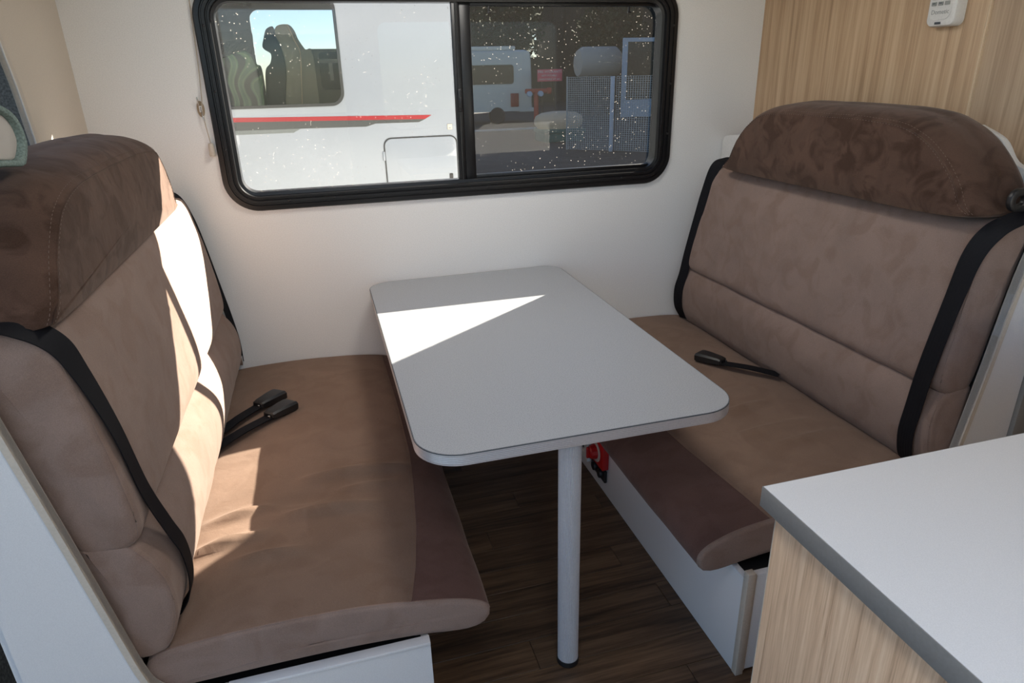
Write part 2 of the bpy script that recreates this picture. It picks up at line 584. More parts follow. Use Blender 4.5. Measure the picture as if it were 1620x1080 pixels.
# wooden partition behind the right bench: two boards with a step between
wall_right = struct(box('wall_right', 1.835, 1.86, 0.30, W, -0.06, 2.10, 'oak'))
box('wood_panel', 1.793, 1.835, 1.568, W, 0.0, 2.10, 'oak', wall_right, 0.002)
box('wood_panel', 1.799, 1.835, 0.30, 1.562, 0.0, 2.10, 'oak2', wall_right, 0.001)
box('edge_strip', 1.7925, 1.835, 1.562, 1.568, 0.0, 2.10, 'oakedge', wall_right, 0.001)
# the camera side of the vehicle: entrance door opening and kitchen window
wall_front = struct(plate('wall_front', [(-0.735, -0.06), (2.6, -0.06), (2.6, 2.14), (-0.735, 2.14)],
                          [[(-0.62, 0.0), (0.28, 0.0), (0.28, 2.0), (-0.62, 2.0)], rrect(0.60, 2.2, 1.05, 1.90, 0.08)], 'y', -0.99, -0.95, 'wall'))
wall_rear = struct(plate('wall_rear', [(-0.99, -0.06), (2.62, -0.06), (2.62, 2.14), (-0.99, 2.14)], [rrect(-0.6, 0.25, 0.95, 1.85, 0.08)], 'x', 2.6, 2.64, 'wall'))

# cab bulkhead on the left with the arched edge of the cab opening
arch = [(2.005, 2.10), (2.045, 1.80), (2.072, 1.585), (2.102, 1.466), (2.124, 1.33), (2.14, 1.20), (2.16, 1.0), (2.18, 0.0)]
archp = [(p.x, p.y) for p in catmull([(a, b, 0) for a, b in arch], 6)]
wall_left = struct(plate('wall_left', archp + [(2.57, 0.0), (2.57, 2.10)], [], 'x', -0.735, -0.717, 'cab'))
tr = [(a - 0.036, b) for a, b in archp]
plate('arch_trim', archp + tr[::-1], [], 'x', -0.726, -0.712, 'cream', wall_left, 0.003)
tube('trim_bead', [(-0.711, a - 0.034, b) for a, b in arch], 0.0025, 'whiteplastic', wall_left)
cabpillar = struct(plate('wall_cab_pillar', [(2.03, 0.0), (2.03, 1.9), (1.86, 1.9), (1.90, 1.58), (1.955, 1.42), (1.99, 1.30), (2.0, 0)], [], 'x', -0.80, -0.76, 'felt'))
wall_cab = struct(box('wall_cab_side', -2.2, -0.742, 2.30, 2.34, -0.06, 1.9, 'felt'))

# ================================================================== WINDOW
window_1 = struct(bpy.data.objects.new('window_1', None)); COL.objects.link(window_1); window_1.location = (0.5365, W, WZ0)
def wloop(i, yv, r0=0.115):
    return [(p, yv, q) for p, q in rrect(WX0 + i, WX1 - i, WZ0 + i, WZ1 - i, max(0.02, r0 - i), 12)]
fr = loft('window_frame', [wloop(a, b) for a, b in ((0.0, W), (0.0, W - 0.008), (0.004, W - 0.013), (0.018, W - 0.014), (0.020, W - 0.010), (0.024, W - 0.010),
          (0.026, W - 0.015), (0.036, W - 0.015), (0.038, W - 0.008), (0.041, W - 0.008), (0.043, W - 0.012), (0.050, W - 0.012), (0.052, W + 0.004), (0.0625, W + 0.006), (0.0625, W + 0.062), (0.018, W + 0.062), (0.0185, W + 0.0))],
          'black', window_1, smooth=30)
# centre mullion: two sliding sash stiles
st = plate('sash_stile', [(0.517, W + 0.012), (0.545, W + 0.012), (0.545, W + 0.03), (0.517, W + 0.03)], [], 'z', WZ0 + 0.05, WZ1 - 0.05, 'black', window_1, 0.002)
plate('sash_stile', [(0.547, W + 0.022), (0.588, W + 0.022), (0.588, W + 0.046), (0.547, W + 0.046)], [], 'z', WZ0 + 0.05, WZ1 - 0.05, 'black', window_1, 0.003)
box('stile_ridge', 0.528, 0.534, W + 0.007, W + 0.013, WZ0 + 0.052, WZ1 - 0.052, 'black', st)
box('sash_rail', 0.588, WX1 - 0.058, W + 0.024, W + 0.046, WZ0 + 0.060, WZ0 + 0.076, 'black', window_1, 0.002)
box('sash_rail', 0.588, WX1 - 0.058, W + 0.024, W + 0.046, WZ1 - 0.074, WZ1 - 0.060, 'black', window_1, 0.002)
box('track_rail', WX0 + 0.06, 0.517, W + 0.010, W + 0.016, WZ0 + 0.058, WZ0 + 0.064, 'black', window_1, 0.001)
la = box('latch', 0.524, 0.540, W - 0.004, W + 0.012, 1.345, 1.425, 'plastic', window_1, 0.004)
box('latch_slider', 0.527, 0.537, W - 0.011, W - 0.003, 1.360, 1.395, 'plastic', la, 0.003)
plate('left_pane', rrect(WX0 + 0.045, 0.53, WZ0 + 0.05, WZ1 - 0.05, (0.01, 0.065, 0.065, 0.01)), [], 'y', W + 0.034, W + 0.0365, 'glassL', window_1)
plate('right_pane', rrect(0.575, WX1 - 0.045, WZ0 + 0.05, WZ1 - 0.05, (0.065, 0.01, 0.01, 0.065)), [], 'y', W + 0.049, W + 0.0515, 'glassR', window_1)
for xx in (0.66, 1.215):
    s_ = box('rubber_stop', xx - 0.003, xx + 0.003, W + 0.026, W + 0.034, WZ1 - 0.094, WZ1 - 0.072, 'plastic', window_1, 0.001)
    box('stop_foot', xx - 0.006, xx + 0.006, W + 0.024, W + 0.034, WZ1 - 0.098, WZ1 - 0.092, 'plastic', s_, 0.001)
scr = [(-0.326 + 0.02, z) for z in (1.64, 1.44, 1.25)] + [(WX1 - 0.022, z) for z in (1.63, 1.42, 1.23)] + [(x, WZ0 + 0.031) for x in (-0.12, 0.04, 0.22, 0.40, 0.62, 0.80, 1.0, 1.19)]
for x, z in scr:
    lathe('screw', [(0.0005, W - 0.0170), (0.003, W - 0.0168), (0.0045, W - 0.0155), (0.0045, W - 0.012)], 'plastic', window_1, axis='y', center=(x, 0, z), n=12)

# ================================================================== TABLE
T = 0.724
table = empty('dinette_table', (0.48, 1.257, 0), 'pale grey dinette table with rounded corners and one silver leg', 'table')
TX0, TX1, TY0, TY1 = 0.126, 0.905, 1.203, 2.555
tl = rrect(TX0, TX1, TY0, TY1, (0.075, 0.085, 0.10, 0.10), 12)
top = plate('table_top', tl, [], 'z', T - 0.002, T, 'table', table)
def tloop(o, z):
    return [(p, q, z) for p, q in rrect(TX0 - o, TX1 + o, TY0 - o, TY1 + o, (0.075 + o, 0.085 + o, 0.10 + o, 0.10 + o), 12)]
prof = [(-0.004, T - 0.0018), (0.0004, T - 0.0006), (0.0012, T - 0.003)]
for k in range(5):
    prof += [(0.0016, T - 0.005 - k * 0.0044), (0.0007, T - 0.0068 - k * 0.0044)]
prof += [(0.0012, T - 0.0275), (-0.004, T - 0.030)]
loft('edge_trim', [tloop(o, z) for o, z in prof], 'alutrim', table, smooth=25)
loft('edge_line', [tloop(o, z) for o, z in ((-0.0012, T + 0.0002), (0.0009, T - 0.0003), (0.0014, T - 0.0022))], 'darkprint', table, smooth=25)
plate('table_core', rrect(TX0 + 0.003, TX1 - 0.003, TY0 + 0.003, TY1 - 0.003, (0.072, 0.082, 0.097, 0.097), 12), [], 'z', T - 0.029, T - 0.002, 'white', table)
n = 144
def flute(r, z, a=0.0013):
    return [(0.48 + (r - a * (i % 3 == 0)) * math.cos(2 * math.pi * i / n), 1.257 + (r - a * (i % 3 == 0)) * math.sin(2 * math.pi * i / n), z) for i in range(n)]
leg = loft('leg', [flute(0.0275, 0.012), flute(0.0275, T - 0.03)], 'alu', table, smooth=12)
lathe('leg_foot', [(0.027, 0.0), (0.0292, 0.001), (0.0295, 0.012), (0.0285, 0.016), (0.026, 0.016)], 'plastic', leg, center=(0.48, 1.257, 0), n=40)
lathe('leg_socket', [(0.045, T - 0.033), (0.045, T - 0.029), (0.029, T - 0.029), (0.029, T - 0.036), (0.031, T - 0.036), (0.034, T - 0.033)], 'alu', leg, center=(0.48, 1.257, 0), n=32)
box('wall_rail', 0.22, 0.82, 2.548, W - 0.0005, T - 0.045, T - 0.004, 'alutrim', table, 0.002)

# ================================================================== BENCHES
def lerp_tab(tab, v):
    if v <= tab[0][0]: return tab[0][1]
    for (a, b), (c, d) in zip(tab, tab[1:]):
        if v <= c:
            t = (v - a) / (c - a)
            return b + (d - b) * t
    return tab[-1][1]

def ridge(x, y, ax, ay, bx, by, wd, amp):
    dx, dy = bx - ax, by - ay
    L = math.hypot(dx, dy)
    t = ((x - ax) * dx + (y - ay) * dy) / (L * L)
    d = ((x - ax) * dy - (y - ay) * dx) / L
    e = max(0.0, 1 - max(0, -t, t - 1) * L / 0.05)
    tt = min(1, max(0, t))
    return amp * math.exp(-(d / wd) ** 2) * e * (0.35 + 0.65 * math.sin(math.pi * (0.1 + 0.8 * tt)))

def seat_cushion(label, xb, xf, y0, y1, seam_tab, wrinkles, topmat):
    sg = 1 if xf > xb else -1
    L = abs(xf - xb)
    prof = [(0, .338), (0, .375), (.006, .405), (.035, .426), (.12, .436), (.28, .440), (.42, .436), (L - .19, .430), (L - .10, .418), (L - .045, .400), (L - .012, .378), (L, .352),
            (L - .008, .326), (L - .03, .312), (L - .07, .310), (L - .16, .322), (L - .30, .332), (.25, .335), (.03, .334)]
    nprof = 150
    rings, b0, b1, P, nor = cushion_rings(prof, nprof, y0, y1, 110, 0.011, 0.006)
    # columns: find the top seam column
    su = abs(lerp_tab(seam_tab, (y0 + y1) / 2) - xb)
    topcols = [i for i in range(nprof) if P[i].y > 0.385 and 0.03 < P[i].x < L - 0.02]
    js = min(topcols, key=lambda i: abs(P[i].x - su))
    u_s = P[js].x
    jf = max(range(nprof), key=lambda i: P[i].x)
    jb = [i for i in range(nprof) if P[i].y < 0.34 and P[i].x < L - 0.30]
    j_under = min(range(nprof), key=lambda i: abs(P[i].x - (L - 0.2)) + (10 if P[i].y > 0.36 else 0))
    for r in rings:
        for i, v in enumerate(r):
            u = v.x
            if P[i].y > 0.36:
                s = abs(lerp_tab(seam_tab, v.y) - xb)
                u = u * s / u_s if u <= u_s else s + (u - u_s) * (L - s) / (L - u_s)
            X = xb + sg * u
            z = v.z
            if P[i].y > 0.36:
                k = min(1, max(0, (P[i].y - 0.37) / 0.05))
                ed = min(1, max(0, min(v.y - y0, y1 - v.y) / 0.06))
                z += k * ed * (0.004 * math.sin(math.pi * (v.y - y0) / (y1 - y0)) + bump_noise((X, v.y, 0), 5, 0.004, 3) + bump_noise((X, v.y, 0), 13, 0.0016, 9))
                for wv in wrinkles:
                    z += 2.1 * k * ed * ridge(X, v.y, *wv[:4], wv[4] * 0.8, wv[5])
            else:
                X += bump_noise((X, v.y, z), 7, 0.003, 5)
            v.x = X; v.z = z
    t = empty('seat_cushion', ((xb + xf) / 2, (y0 + y1) / 2, 0.31), label, 'cushion', 'bench seat cushions')
    ctr = ((xb + xf) / 2, (y0 + y1) / 2, 0.37)
    n = nprof
    order = 1 if (js - 0) % n < (jf - 0) % n else -1
    # profile runs back -> top -> front -> underside
    orient(strip_obj('top_panel', rings, b0, b1, 0, js, topmat, t), ctr)
    orient(strip_obj('front_panel', rings, b0, b1, js, j_under, 'umber', t), ctr)
    orient(strip_obj('underside', rings, b0, b1, j_under, n, 'web', t), ctr)
    near = orient(strip_obj('end_panel', rings, 0, b0, 0, n, 'taupe', t), ctr)
    orient(strip_obj('end_panel', rings, b1, len(rings) - 1, 0, n, 'taupe', t), ctr)
    sm = [rings[i][js - 1] + Vector((0, 0, 0.0012)) for i in range(b0, b1 + 1)]
    stitch('seam_stitching', sm, t, 0.010, 0.0005, 0.005)
    tube('seam', [rings[i][js] + Vector((0, 0, -0.0002)) for i in range(b0, b1 + 1, 2)], 0.0012, 'umber', t, n=6, sub=1)
    tube('seam', [rings[b0 - 1][j] for j in range(2, j_under, 2)], 0.0016, 'taupe', t, n=6, sub=1)
    return t

wr_left = [(-0.135, 1.653, 0.12, 1.675, 0.022, 0.012), (-0.18, 1.505, 0.02, 1.500, 0.02, 0.011), (-0.385, 1.43, -0.27, 1.447, 0.018, 0.012),
           (-0.29, 1.364, -0.17, 1.364, 0.018, 0.009), (-0.05, 1.58, 0.08, 1.60, 0.016, 0.006), (-0.36, 1.54, -0.25, 1.56, 0.018, 0.009), (-0.20, 1.58, -0.1, 1.57, 0.03, -0.006)]
seat_cushion('long tan seat cushion in patchy sunlight on the left bench, two buckles lying on it', -0.455, 0.248, 1.135, 2.566,
             [(1.13, .072), (1.25, .10), (1.39, .122), (1.585, .142), (1.75, .155), (2.1, .158), (2.57, .15)], wr_left, 'tan')
wr_right = [(1.05, 1.60, 1.30, 1.66, 0.022, 0.010), (1.12, 1.50, 1.36, 1.52, 0.02, 0.009), (1.02, 1.72, 1.2, 1.76, 0.02, 0.008), (1.2, 1.42, 1.4, 1.44, 0.02, 0.007)]
seat_cushion('shaded brown seat cushion of the right bench behind the white worktop', 1.54, 0.772, 1.135, 2.566,
             [(1.13, .972), (1.30, .958), (1.54, .938), (1.7, .93), (2.57, .925)], wr_right, 'tan')

def back_cushion(name, label, cat, prof, y0, y1, mat, endmat, er=0.016, bul=0.008, amp=0.003, seed=0.0, taper=0.0, frontcols=None, group=None):
    """backrest cushions: profile already in world (x,z)"""
    nprof = 96
    rings, b0, b1, P, nor = cushion_rings(prof, nprof, y0, y1, 90, er, bul)
    zs = [p.y for p in P]; z0, z1 = min(zs), max(zs)
    xm = sum(p.x for p in P) / nprof
    for r in rings:
        for i, v in enumerate(r):
            t_ = (v.z - z0) / (z1 - z0)
            v.y -= taper * t_ * max(0.0, (v.y - y0) / (y1 - y0))
            ed = min(1, max(0, min(v.y - y0, y1 - v.y) / 0.05))
            d = bump_noise((v.y, v.z, 0), 6, amp, seed) + bump_noise((v.y, v.z, 0), 15, amp * 0.4, seed + 4)
            v.x += nor[i].x * d * ed; v.z += nor[i].y * d * ed * 0.5
    t = empty(name, (xm, (y0 + y1) / 2, z0), label, cat, group)
    ctr = (xm, (y0 + y1) / 2, (z0 + z1) / 2)
    orient(strip_obj('cover', rings, b0, b1, 0, nprof, mat, t), ctr)
    orient(strip_obj('end_panel', rings, 0, b0, 0, nprof, endmat, t), ctr)
    orient(strip_obj('end_panel', rings, b1, len(rings) - 1, 0, nprof, endmat, t), ctr)
    tube('seam', [rings[b0 - 2][j % nprof] for j in range(0, nprof + 1, 2)], 0.0014, endmat, t, n=6, sub=1)
    return t

# left bench (faces right)
back_cushion('backrest_bolster', 'low rounded lumbar bolster of the left bench, streaked with sunlight', 'cushion',
    [(-.482, .435), (-.44, .418), (-.405, .432), (-.383, .475), (-.372, .54), (-.378, .60), (-.400, .65), (-.435, .690), (-.500, .700), (-.505, .65), (-.490, .55)], 1.142, 2.545, 'taupe', 'taupe', 0.018, 0.010, 0.004, 1.0, group='backrest bolsters')
back_cushion('backrest_cushion', 'tall taupe backrest cushion of the left bench, brightly sunlit at the window end', 'cushion',
    [(-.510, .695), (-.455, .672), (-.415, .682), (-.398, .715), (-.402, .80), (-.417, .92), (-.434, 1.02), (-.448, 1.085), (-.475, 1.115), (-.575, 1.125), (-.575, 1.05), (-.545, .87)], 1.142, 2.51, 'taupe', 'taupe', 0.022, 0.008, 0.003, 2.0, 0.03, group='backrest cushions')
# right bench (faces left)
back_cushion('backrest_bolster', 'low rounded lumbar bolster of the shaded right bench', 'cushion',
    [(1.548, .435), (1.52, .420), (1.498, .432), (1.470, .475), (1.452, .54), (1.446, .60), (1.455, .65), (1.478, .685), (1.545, .700), (1.565, .65), (1.563, .55)], 1.165, 2.50, 'taupe', 'taupe', 0.018, 0.010, 0.004, 5.0, group='backrest bolsters')
back_cushion('backrest_cushion', 'tall taupe backrest cushion of the right bench, wholly in shade', 'cushion',
    [(1.555, .695), (1.50, .674), (1.466, .684), (1.450, .715), (1.454, .80), (1.466, .92), (1.480, 1.02), (1.494, 1.085), (1.52, 1.115), (1.625, 1.125), (1.615, 1.05), (1.585, .87)], 1.165, 2.44, 'taupe', 'taupe', 0.022, 0.008, 0.003, 7.0, 0.08, group='backrest cushions')

def headrest(label, xfront, depth, sg, outline, shrink, seed, zmin):
    """dome shaped head cushion: outline in (y,z), lofted from the back to a front panel"""
    O = resample(catmull([(a, b, 0) for a, b in outline], 8, True), 120, True)
    n = 120
    cy = sum(p.x for p in O) / n; cz = zmin + 0.08
    rings = []
    ydir = Vector((0, 0, 0))
    nor = []
    for i in range(n):
        t = O[(i + 1) % n] - O[i - 1]
        nn = Vector((t.y, -t.x, 0)).normalized()
        if nn.dot(O[i] - Vector((cy, cz, 0))) < 0: nn = -nn
        nor.append(nn)
    def ring(d, sh, sc=1.0):
        x = xfront - sg * (depth - d)
        r = []
        for i in range(n):
            p = O[i]
            up = max(0.0, min(1.0, (p.y - zmin) / 0.05))
            q = p - nor[i] * sh * (0.12 + 0.88 * up)
            yv = cy + (q.x - cy) * sc; zv = cz + (q.y - cz) * sc
            r.append(Vector((x, yv, zv)))
        return r
    rings.append(ring(0, 0.02, 0.0)); rings.append(ring(0, 0.02, 0.6)); rings.append(ring(0, 0.02))
    rings.append(ring(0.006, 0.006)); rings.append(ring(0.02, 0.0))
    m1 = 14
    flat = depth * 0.45
    for k in range(1, m1 + 1):
        d = 0.02 + (flat - 0.02) * k / m1
        rings.append(ring(d, 0.004 * math.sin(math.pi * k / m1) * -1))
    m2 = 14
    for k in range(1, m2 + 1):
        a = math.pi / 2 * k / m2 * 0.80
        rings.append(ring(flat + (depth - flat) * math.sin(a) / math.sin(math.pi / 2 * 0.80), shrink * (1 - math.cos(a)) / (1 - math.cos(math.pi / 2 * 0.80))))
    js = len(rings) - 1
    for sc in (0.985, 0.95, 0.9, 0.82, 0.72, 0.6, 0.45, 0.3, 0.15, 0.0):
        rings.append(ring(depth + 0.012 * (1 - sc ** 2), shrink, sc))
    for r in rings:
        for v in r:
            d = bump_noise((v.x, v.y, v.z), 9, 0.004, seed) + bump_noise((v.x, v.y, v.z), 22, 0.0015, seed + 7)
            k = min(1, max(0, (v.z - zmin) / 0.03))
            v.x += sg * d * k; v.z += d * 0.6 * k
    t = empty('headrest_cushion', (xfront - sg * depth / 2, cy, zmin), label, 'headrest', 'headrest cushions')
    ctr = (xfront - sg * depth / 2, cy, cz)
    orient(strip_obj('front_panel', rings, js, len(rings) - 1, 0, n, 'brown', t), ctr)
    orient(strip_obj('gusset', rings, 0, js, 0, n, 'brown', t), ctr)
    up_ = [i for i in range(n) if O[i].y > zmin + 0.012]
    # seam loop ordered so that it starts at the flat underside
    start = next(i for i in range(n) if O[i].y > zmin + 0.012 and O[i - 1].y <= zmin + 0.012)
    idx = [(start + k) % n for k in range(len(up_))]
    off = lambda i: Vector((0, nor[i].x, nor[i].y)) * 0.0006 + Vector((sg * 0.0008, 0, 0))
    stitch('seam_stitching', [rings[js - 2][i] + off(i) for i in idx], t, 0.010, 0.0005, 0.005)
    stitch('seam_stitching', [rings[js + 1][i] + off(i) for i in idx], t, 0.010, 0.0005, 0.005)
    tube('seam', [rings[js][i] for i in idx[::2]], 0.0012, 'brown', t, n=6, sub=1)
    return t
headrest('dark brown headrest cushion of the left bench, thin sunlit strip at its far end', -0.442, 0.185, 1,
    [(1.150, 1.108), (1.152, 1.130), (1.185, 1.20), (1.25, 1.268), (1.33, 1.315), (1.46, 1.342), (1.75, 1.350), (2.06, 1.346), (2.18, 1.322), (2.255, 1.265), (2.292, 1.19), (2.302, 1.13), (2.292, 1.106), (2.1, 1.102), (1.7, 1.102), (1.3, 1.102)], 0.045, 2.0, 1.102)
headrest('dark brown domed headrest cushion of the right bench below the wooden wall', 1.455, 0.185, -1,
    [(1.200, 1.128), (1.202, 1.155), (1.238, 1.220), (1.305, 1.288), (1.385, 1.334), (1.49, 1.357), (1.75, 1.364), (1.98, 1.360), (2.10, 1.328), (2.18, 1.26), (2.235, 1.17), (2.25, 1.137), (2.24, 1.122), (2.1, 1.118), (1.7, 1.118), (1.35, 1.118)], 0.030, 11.0, 1.118)

# bench boxes and boards
def smooth_poly(pts, n=6):
    return [(p.x, p.y) for p in catmull([(a, b, 0) for a, b in pts], n)]
bl = empty('bench_base', (-0.2, 1.85, 0), 'white boarded base and side board of the left bench', 'bench base', 'bench bases')
edgeL = smooth_poly([(-.566, 1.12), (-.544, .994), (-.500, .735), (-.462, .50), (-.447, .415), (-.432, .372), (-.395, .338), (-.34, .326), (-.312, .325)], 5)
plate('side_board', [(-.64, 0.0), (-.64, 1.12)] + edgeL + [(.104, .327), (.104, 0.0)], [], 'y', 1.112, 1.130, 'white', bl)
inner = [(a - 0.011, b - 0.004) if i < len(edgeL) * 0.6 else (a - 0.006, b - 0.009) for i, (a, b) in enumerate(edgeL)]
plate('edge_trim', edgeL + inner[::-1], [], 'y', 1.107, 1.1315, 'cream', bl)
box('top_trim', -0.31, 0.104, 1.108, 1.1315, 0.3185, 0.3272, 'white', bl, 0.001)
box('front_board', 0.088, 0.104, 1.1305, W - 0.004, 0.0, 0.305, 'white', bl, 0.001)
box('seat_board', -0.46, 0.0875, 1.1305, W - 0.004, 0.2885, 0.305, 'plastic', bl)
plate('back_board', [(1.1305, 0.0), (W - 0.004, 0.0), (W - 0.004, 1.10), (2.4, 1.20), (2.2, 1.255), (1.4, 1.255), (1.24, 1.20), (1.1305, 1.10)], [], 'x', -0.66, -0.632, 'white', bl)
br = empty('bench_base', (1.3, 1.85, 0), 'white boarded base and boards of the right bench beside the oak cabinet', 'bench base', 'bench bases')
box('front_board', 0.88, 0.897, 1.098, W - 0.004, 0.0, 0.305, 'white', br, 0.001)
box('corner_edge', 0.878, 0.900, 1.078, 1.098, 0.0, 0.330, 'cream', br, 0.002)
dr = box('side_door', 0.903, 1.50, 1.082, 1.100, 0.012, 0.322, 'white', br, 0.002)
box('door_edge', 0.9005, 0.9035, 1.080, 1.1005, 0.012, 0.323, 'cream', dr)
box('seat_board', 0.8975, 1.56, 1.1005, W - 0.004, 0.2885, 0.305, 'plastic', br)
edgeR = smooth_poly([(1.610, 1.12), (1.575, .994), (1.540, .735), (1.505, .50), (1.49, .415), (1.47, .36), (1.44, .335)], 5)
plate('side_board', edgeR + [(1.44, 0.323), (1.50, .30), (1.50, 0.0), (1.675, 0.0), (1.675, 1.12)], [], 'y', 1.132, 1.150, 'white', br)
innR = [(a + 0.012, b - 0.004) for a, b in edgeR]
plate('edge_trim', edgeR + innR[::-1], [], 'y', 1.128, 1.1515, 'cream', br)
bb = plate('back_board', smooth_poly([(1.16, 0.0), (1.16, 0.6), (1.16, 1.14), (1.175, 1.195), (1.23, 1.22), (1.285, 1.24), (1.33, 1.29), (1.40, 1.32)], 5) + smooth_poly([(2.20, 1.32), (2.35, 1.28), (2.44, 1.225), (2.52, 1.215), (2.56, 1.195), (2.565, 1.12), (2.565, 0.6), (2.565, 0.0)], 5), [], 'x', 1.652, 1.676, 'whiteplastic', br, 0.003)

# panel strip and grey post behind the right bench
post = empty('grey_post', (1.70, 1.12, 0), 'narrow grey upright strip between right bench and wooden wall', 'post')
box('strip', 1.677, 1.72, 1.12, 1.15, 0.0, 1.10, 'grey', post, 0.002)
box('strip_cap', 1.676, 1.722, 1.118, 1.152, 1.10, 1.112, 'grey', post, 0.002)

# ================================================================== FILL LAMPS ADDED UNDER THE CEILING
def fill_lamp(label, x, y, watts, size, col=(0.93, 0.96, 1.0)):  # unseen lamp added to brighten the interior
    t = empty('fill_lamp', (x, y, 2.05), label, 'lamp', 'added fill lamps')
    lathe('housing', [(size * .5 + .03, 2.0995), (size * .5 + .03, 2.08), (size * .5 + .012, 2.07), (size * .5 + .004, 2.07)], 'whiteplastic', t, center=(x, y, 0), n=40)
    lathe('diffuser', [(0.002, 2.072), (size * .4, 2.073), (size * .5, 2.078)], 'fillglow', t, center=(x, y, 0), n=40)
    ld = bpy.data.lights.new('fill_light', 'AREA'); ld.shape = 'DISK'; ld.size = size; ld.energy = watts; ld.color = col
    lo = bpy.data.objects.new('fill_light', ld); COL.objects.link(lo); lo.parent = t; lo.location = (0, 0, 2.066 - 2.05)
def glow():  # glowing cover of the added fill lamps
    mt, nt, p = new_mat('fill lamp diffuser')
    p.inputs['Base Color'].default_value = (0.8, 0.8, 0.8, 1)
    p.inputs['Emission Color'].default_value = (0.95, 0.97, 1, 1); p.inputs['Emission Strength'].default_value = 4.0
    return mt
MT['fillglow'] = glow()
fill_lamp('added round white fill lamp over the aisle beside the left bench', 0.05, 0.40, 3.0, 0.36)
fill_lamp('added round warm white fill lamp over the dinette table', 0.52, 1.88, 8.6, 0.36, (1.0, 0.96, 0.90))
fill_lamp('added round white fill lamp over the aisle near the entrance door', 0.15, -0.55, 9.5, 0.36)

# ================================================================== SEAT BELTS
def V(*a): return Vector(a)
AY = V(0, 1, 0)
sb = empty('seat_belt', (-0.40, 1.20, 0.42), 'black seat belt running down the near edge of the left backrest', 'seat belt', 'seat belts')
strap('webbing', [(V(-.640, 1.12, 1.135), V(.2, 1, .1)), (V(-.56, 1.125, 1.131), V(.3, 1, .0)), (V(-.49, 1.145, 1.122), V(.6, .9, .0)), (V(-.445, 1.158, 1.085), V(.4, 1, 0)), (V(-.425, 1.170, 1.02), V(.15, 1, 0)), (V(-.405, 1.190, .90), AY), (V(-.393, 1.212, .76), AY),
      (V(-.374, 1.228, .66), AY), (V(-.362, 1.240, .60), AY), (V(-.362, 1.250, .53), AY), (V(-.375, 1.258, .47), AY), (V(-.402, 1.262, .425), AY)], 'web', sb, width=0.047)
lathe('anchor', [(0.004, 1.118), (0.011, 1.117), (0.012, 1.125), (0.004, 1.126)], 'steel', sb, axis='y', center=(-.66, 0, 1.135), n=16)
sb2 = empty('seat_belt', (-0.45, 2.52, 0.42), 'black seat belt at the sunlit window end of the left backrest', 'seat belt', 'seat belts')
strap('webbing', [(V(-.58, 2.40, 1.140), V(.3, 1, 0)), (V(-.52, 2.43, 1.137), V(.3, 1, 0)), (V(-.474, 2.455, 1.115), V(.6, 1, .1)), (V(-.448, 2.485, 1.04), V(.5, 1, 0)), (V(-.432, 2.512, .93), V(.6, 1, 0)), (V(-.412, 2.528, .78), V(.6, 1, 0)), (V(-.395, 2.542, .65), V(.6, 1, 0)),
      (V(-.385, 2.550, .55), V(.6, 1, 0)), (V(-.385, 2.553, .46), V(.6, 1, 0))], 'web', sb2, width=0.030)
box('buckle_tongue', -.392, -.378, 2.538, 2.562, .455, .49, 'steel', sb2, 0.002)
sb3 = empty('seat_belt', (1.47, 1.21, 0.42), 'black seat belt with a plastic guide down the near edge of the right backrest', 'seat belt', 'seat belts')
strap('webbing', [(V(1.655, 1.135, 1.165), V(-.2, 1, .1)), (V(1.60, 1.145, 1.150), V(-.3, 1, 0)), (V(1.545, 1.158, 1.130), V(-.5, 1, 0)), (V(1.500, 1.172, 1.10), V(-.5, 1, -.1)), (V(1.472, 1.185, 1.04), V(-.2, 1, 0)), (V(1.455, 1.195, .92), AY), (V(1.443, 1.205, .80), AY), (V(1.438, 1.213, .71), AY),
      (V(1.437, 1.220, .62), AY), (V(1.440, 1.228, .54), AY), (V(1.462, 1.235, .465), AY), (V(1.49, 1.238, .43), AY)], 'web', sb3, width=0.050)
box('guide_bracket', 1.628, 1.651, 1.1515, 1.172, 1.06, 1.19, 'plastic', sb3, 0.003)
g = plate('belt_guide', rrect(1.514, 1.662, 1.146, 1.200, 0.026), [rrect(1.532, 1.556, 1.163, 1.182, 0.009)], 'y', 1.158, 1.172, 'plastic', sb3, 0.004)
lathe('guide_bolt', [(0.003, 1.152), (0.010, 1.152), (0.011, 1.159), (0.003, 1.159)], 'plastic', g, axis='y', center=(1.638, 0, 1.174), n=16)
sb4 = empty('seat_belt', (1.50, 2.45, 0.42), 'black seat belt at the window end of the right backrest', 'seat belt', 'seat belts')
strap('webbing', [(V(1.60, 2.32, 1.145), V(-.3, 1, 0)), (V(1.54, 2.34, 1.142), V(-.4, 1, 0)), (V(1.497, 2.350, 1.115), V(-.5, 1, 0)), (V(1.476, 2.372, 1.02), V(-.3, 1, 0)), (V(1.462, 2.395, .90), V(-.3, 1, 0)), (V(1.450, 2.425, .76), V(-.3, 1, 0)), (V(1.446, 2.448, .66), V(-.3, 1, 0)), (V(1.437, 2.465, .58), V(-.3, 1, 0)),
      (V(1.450, 2.478, .50), V(-.3, 1, 0)), (V(1.485, 2.485, .44), V(-.3, 1, 0))], 'web', sb4, width=0.046)
box('tongue', 1.505, 1.512, 2.475, 2.500, 0.440, 0.452, 'steel', sb4, 0.002)

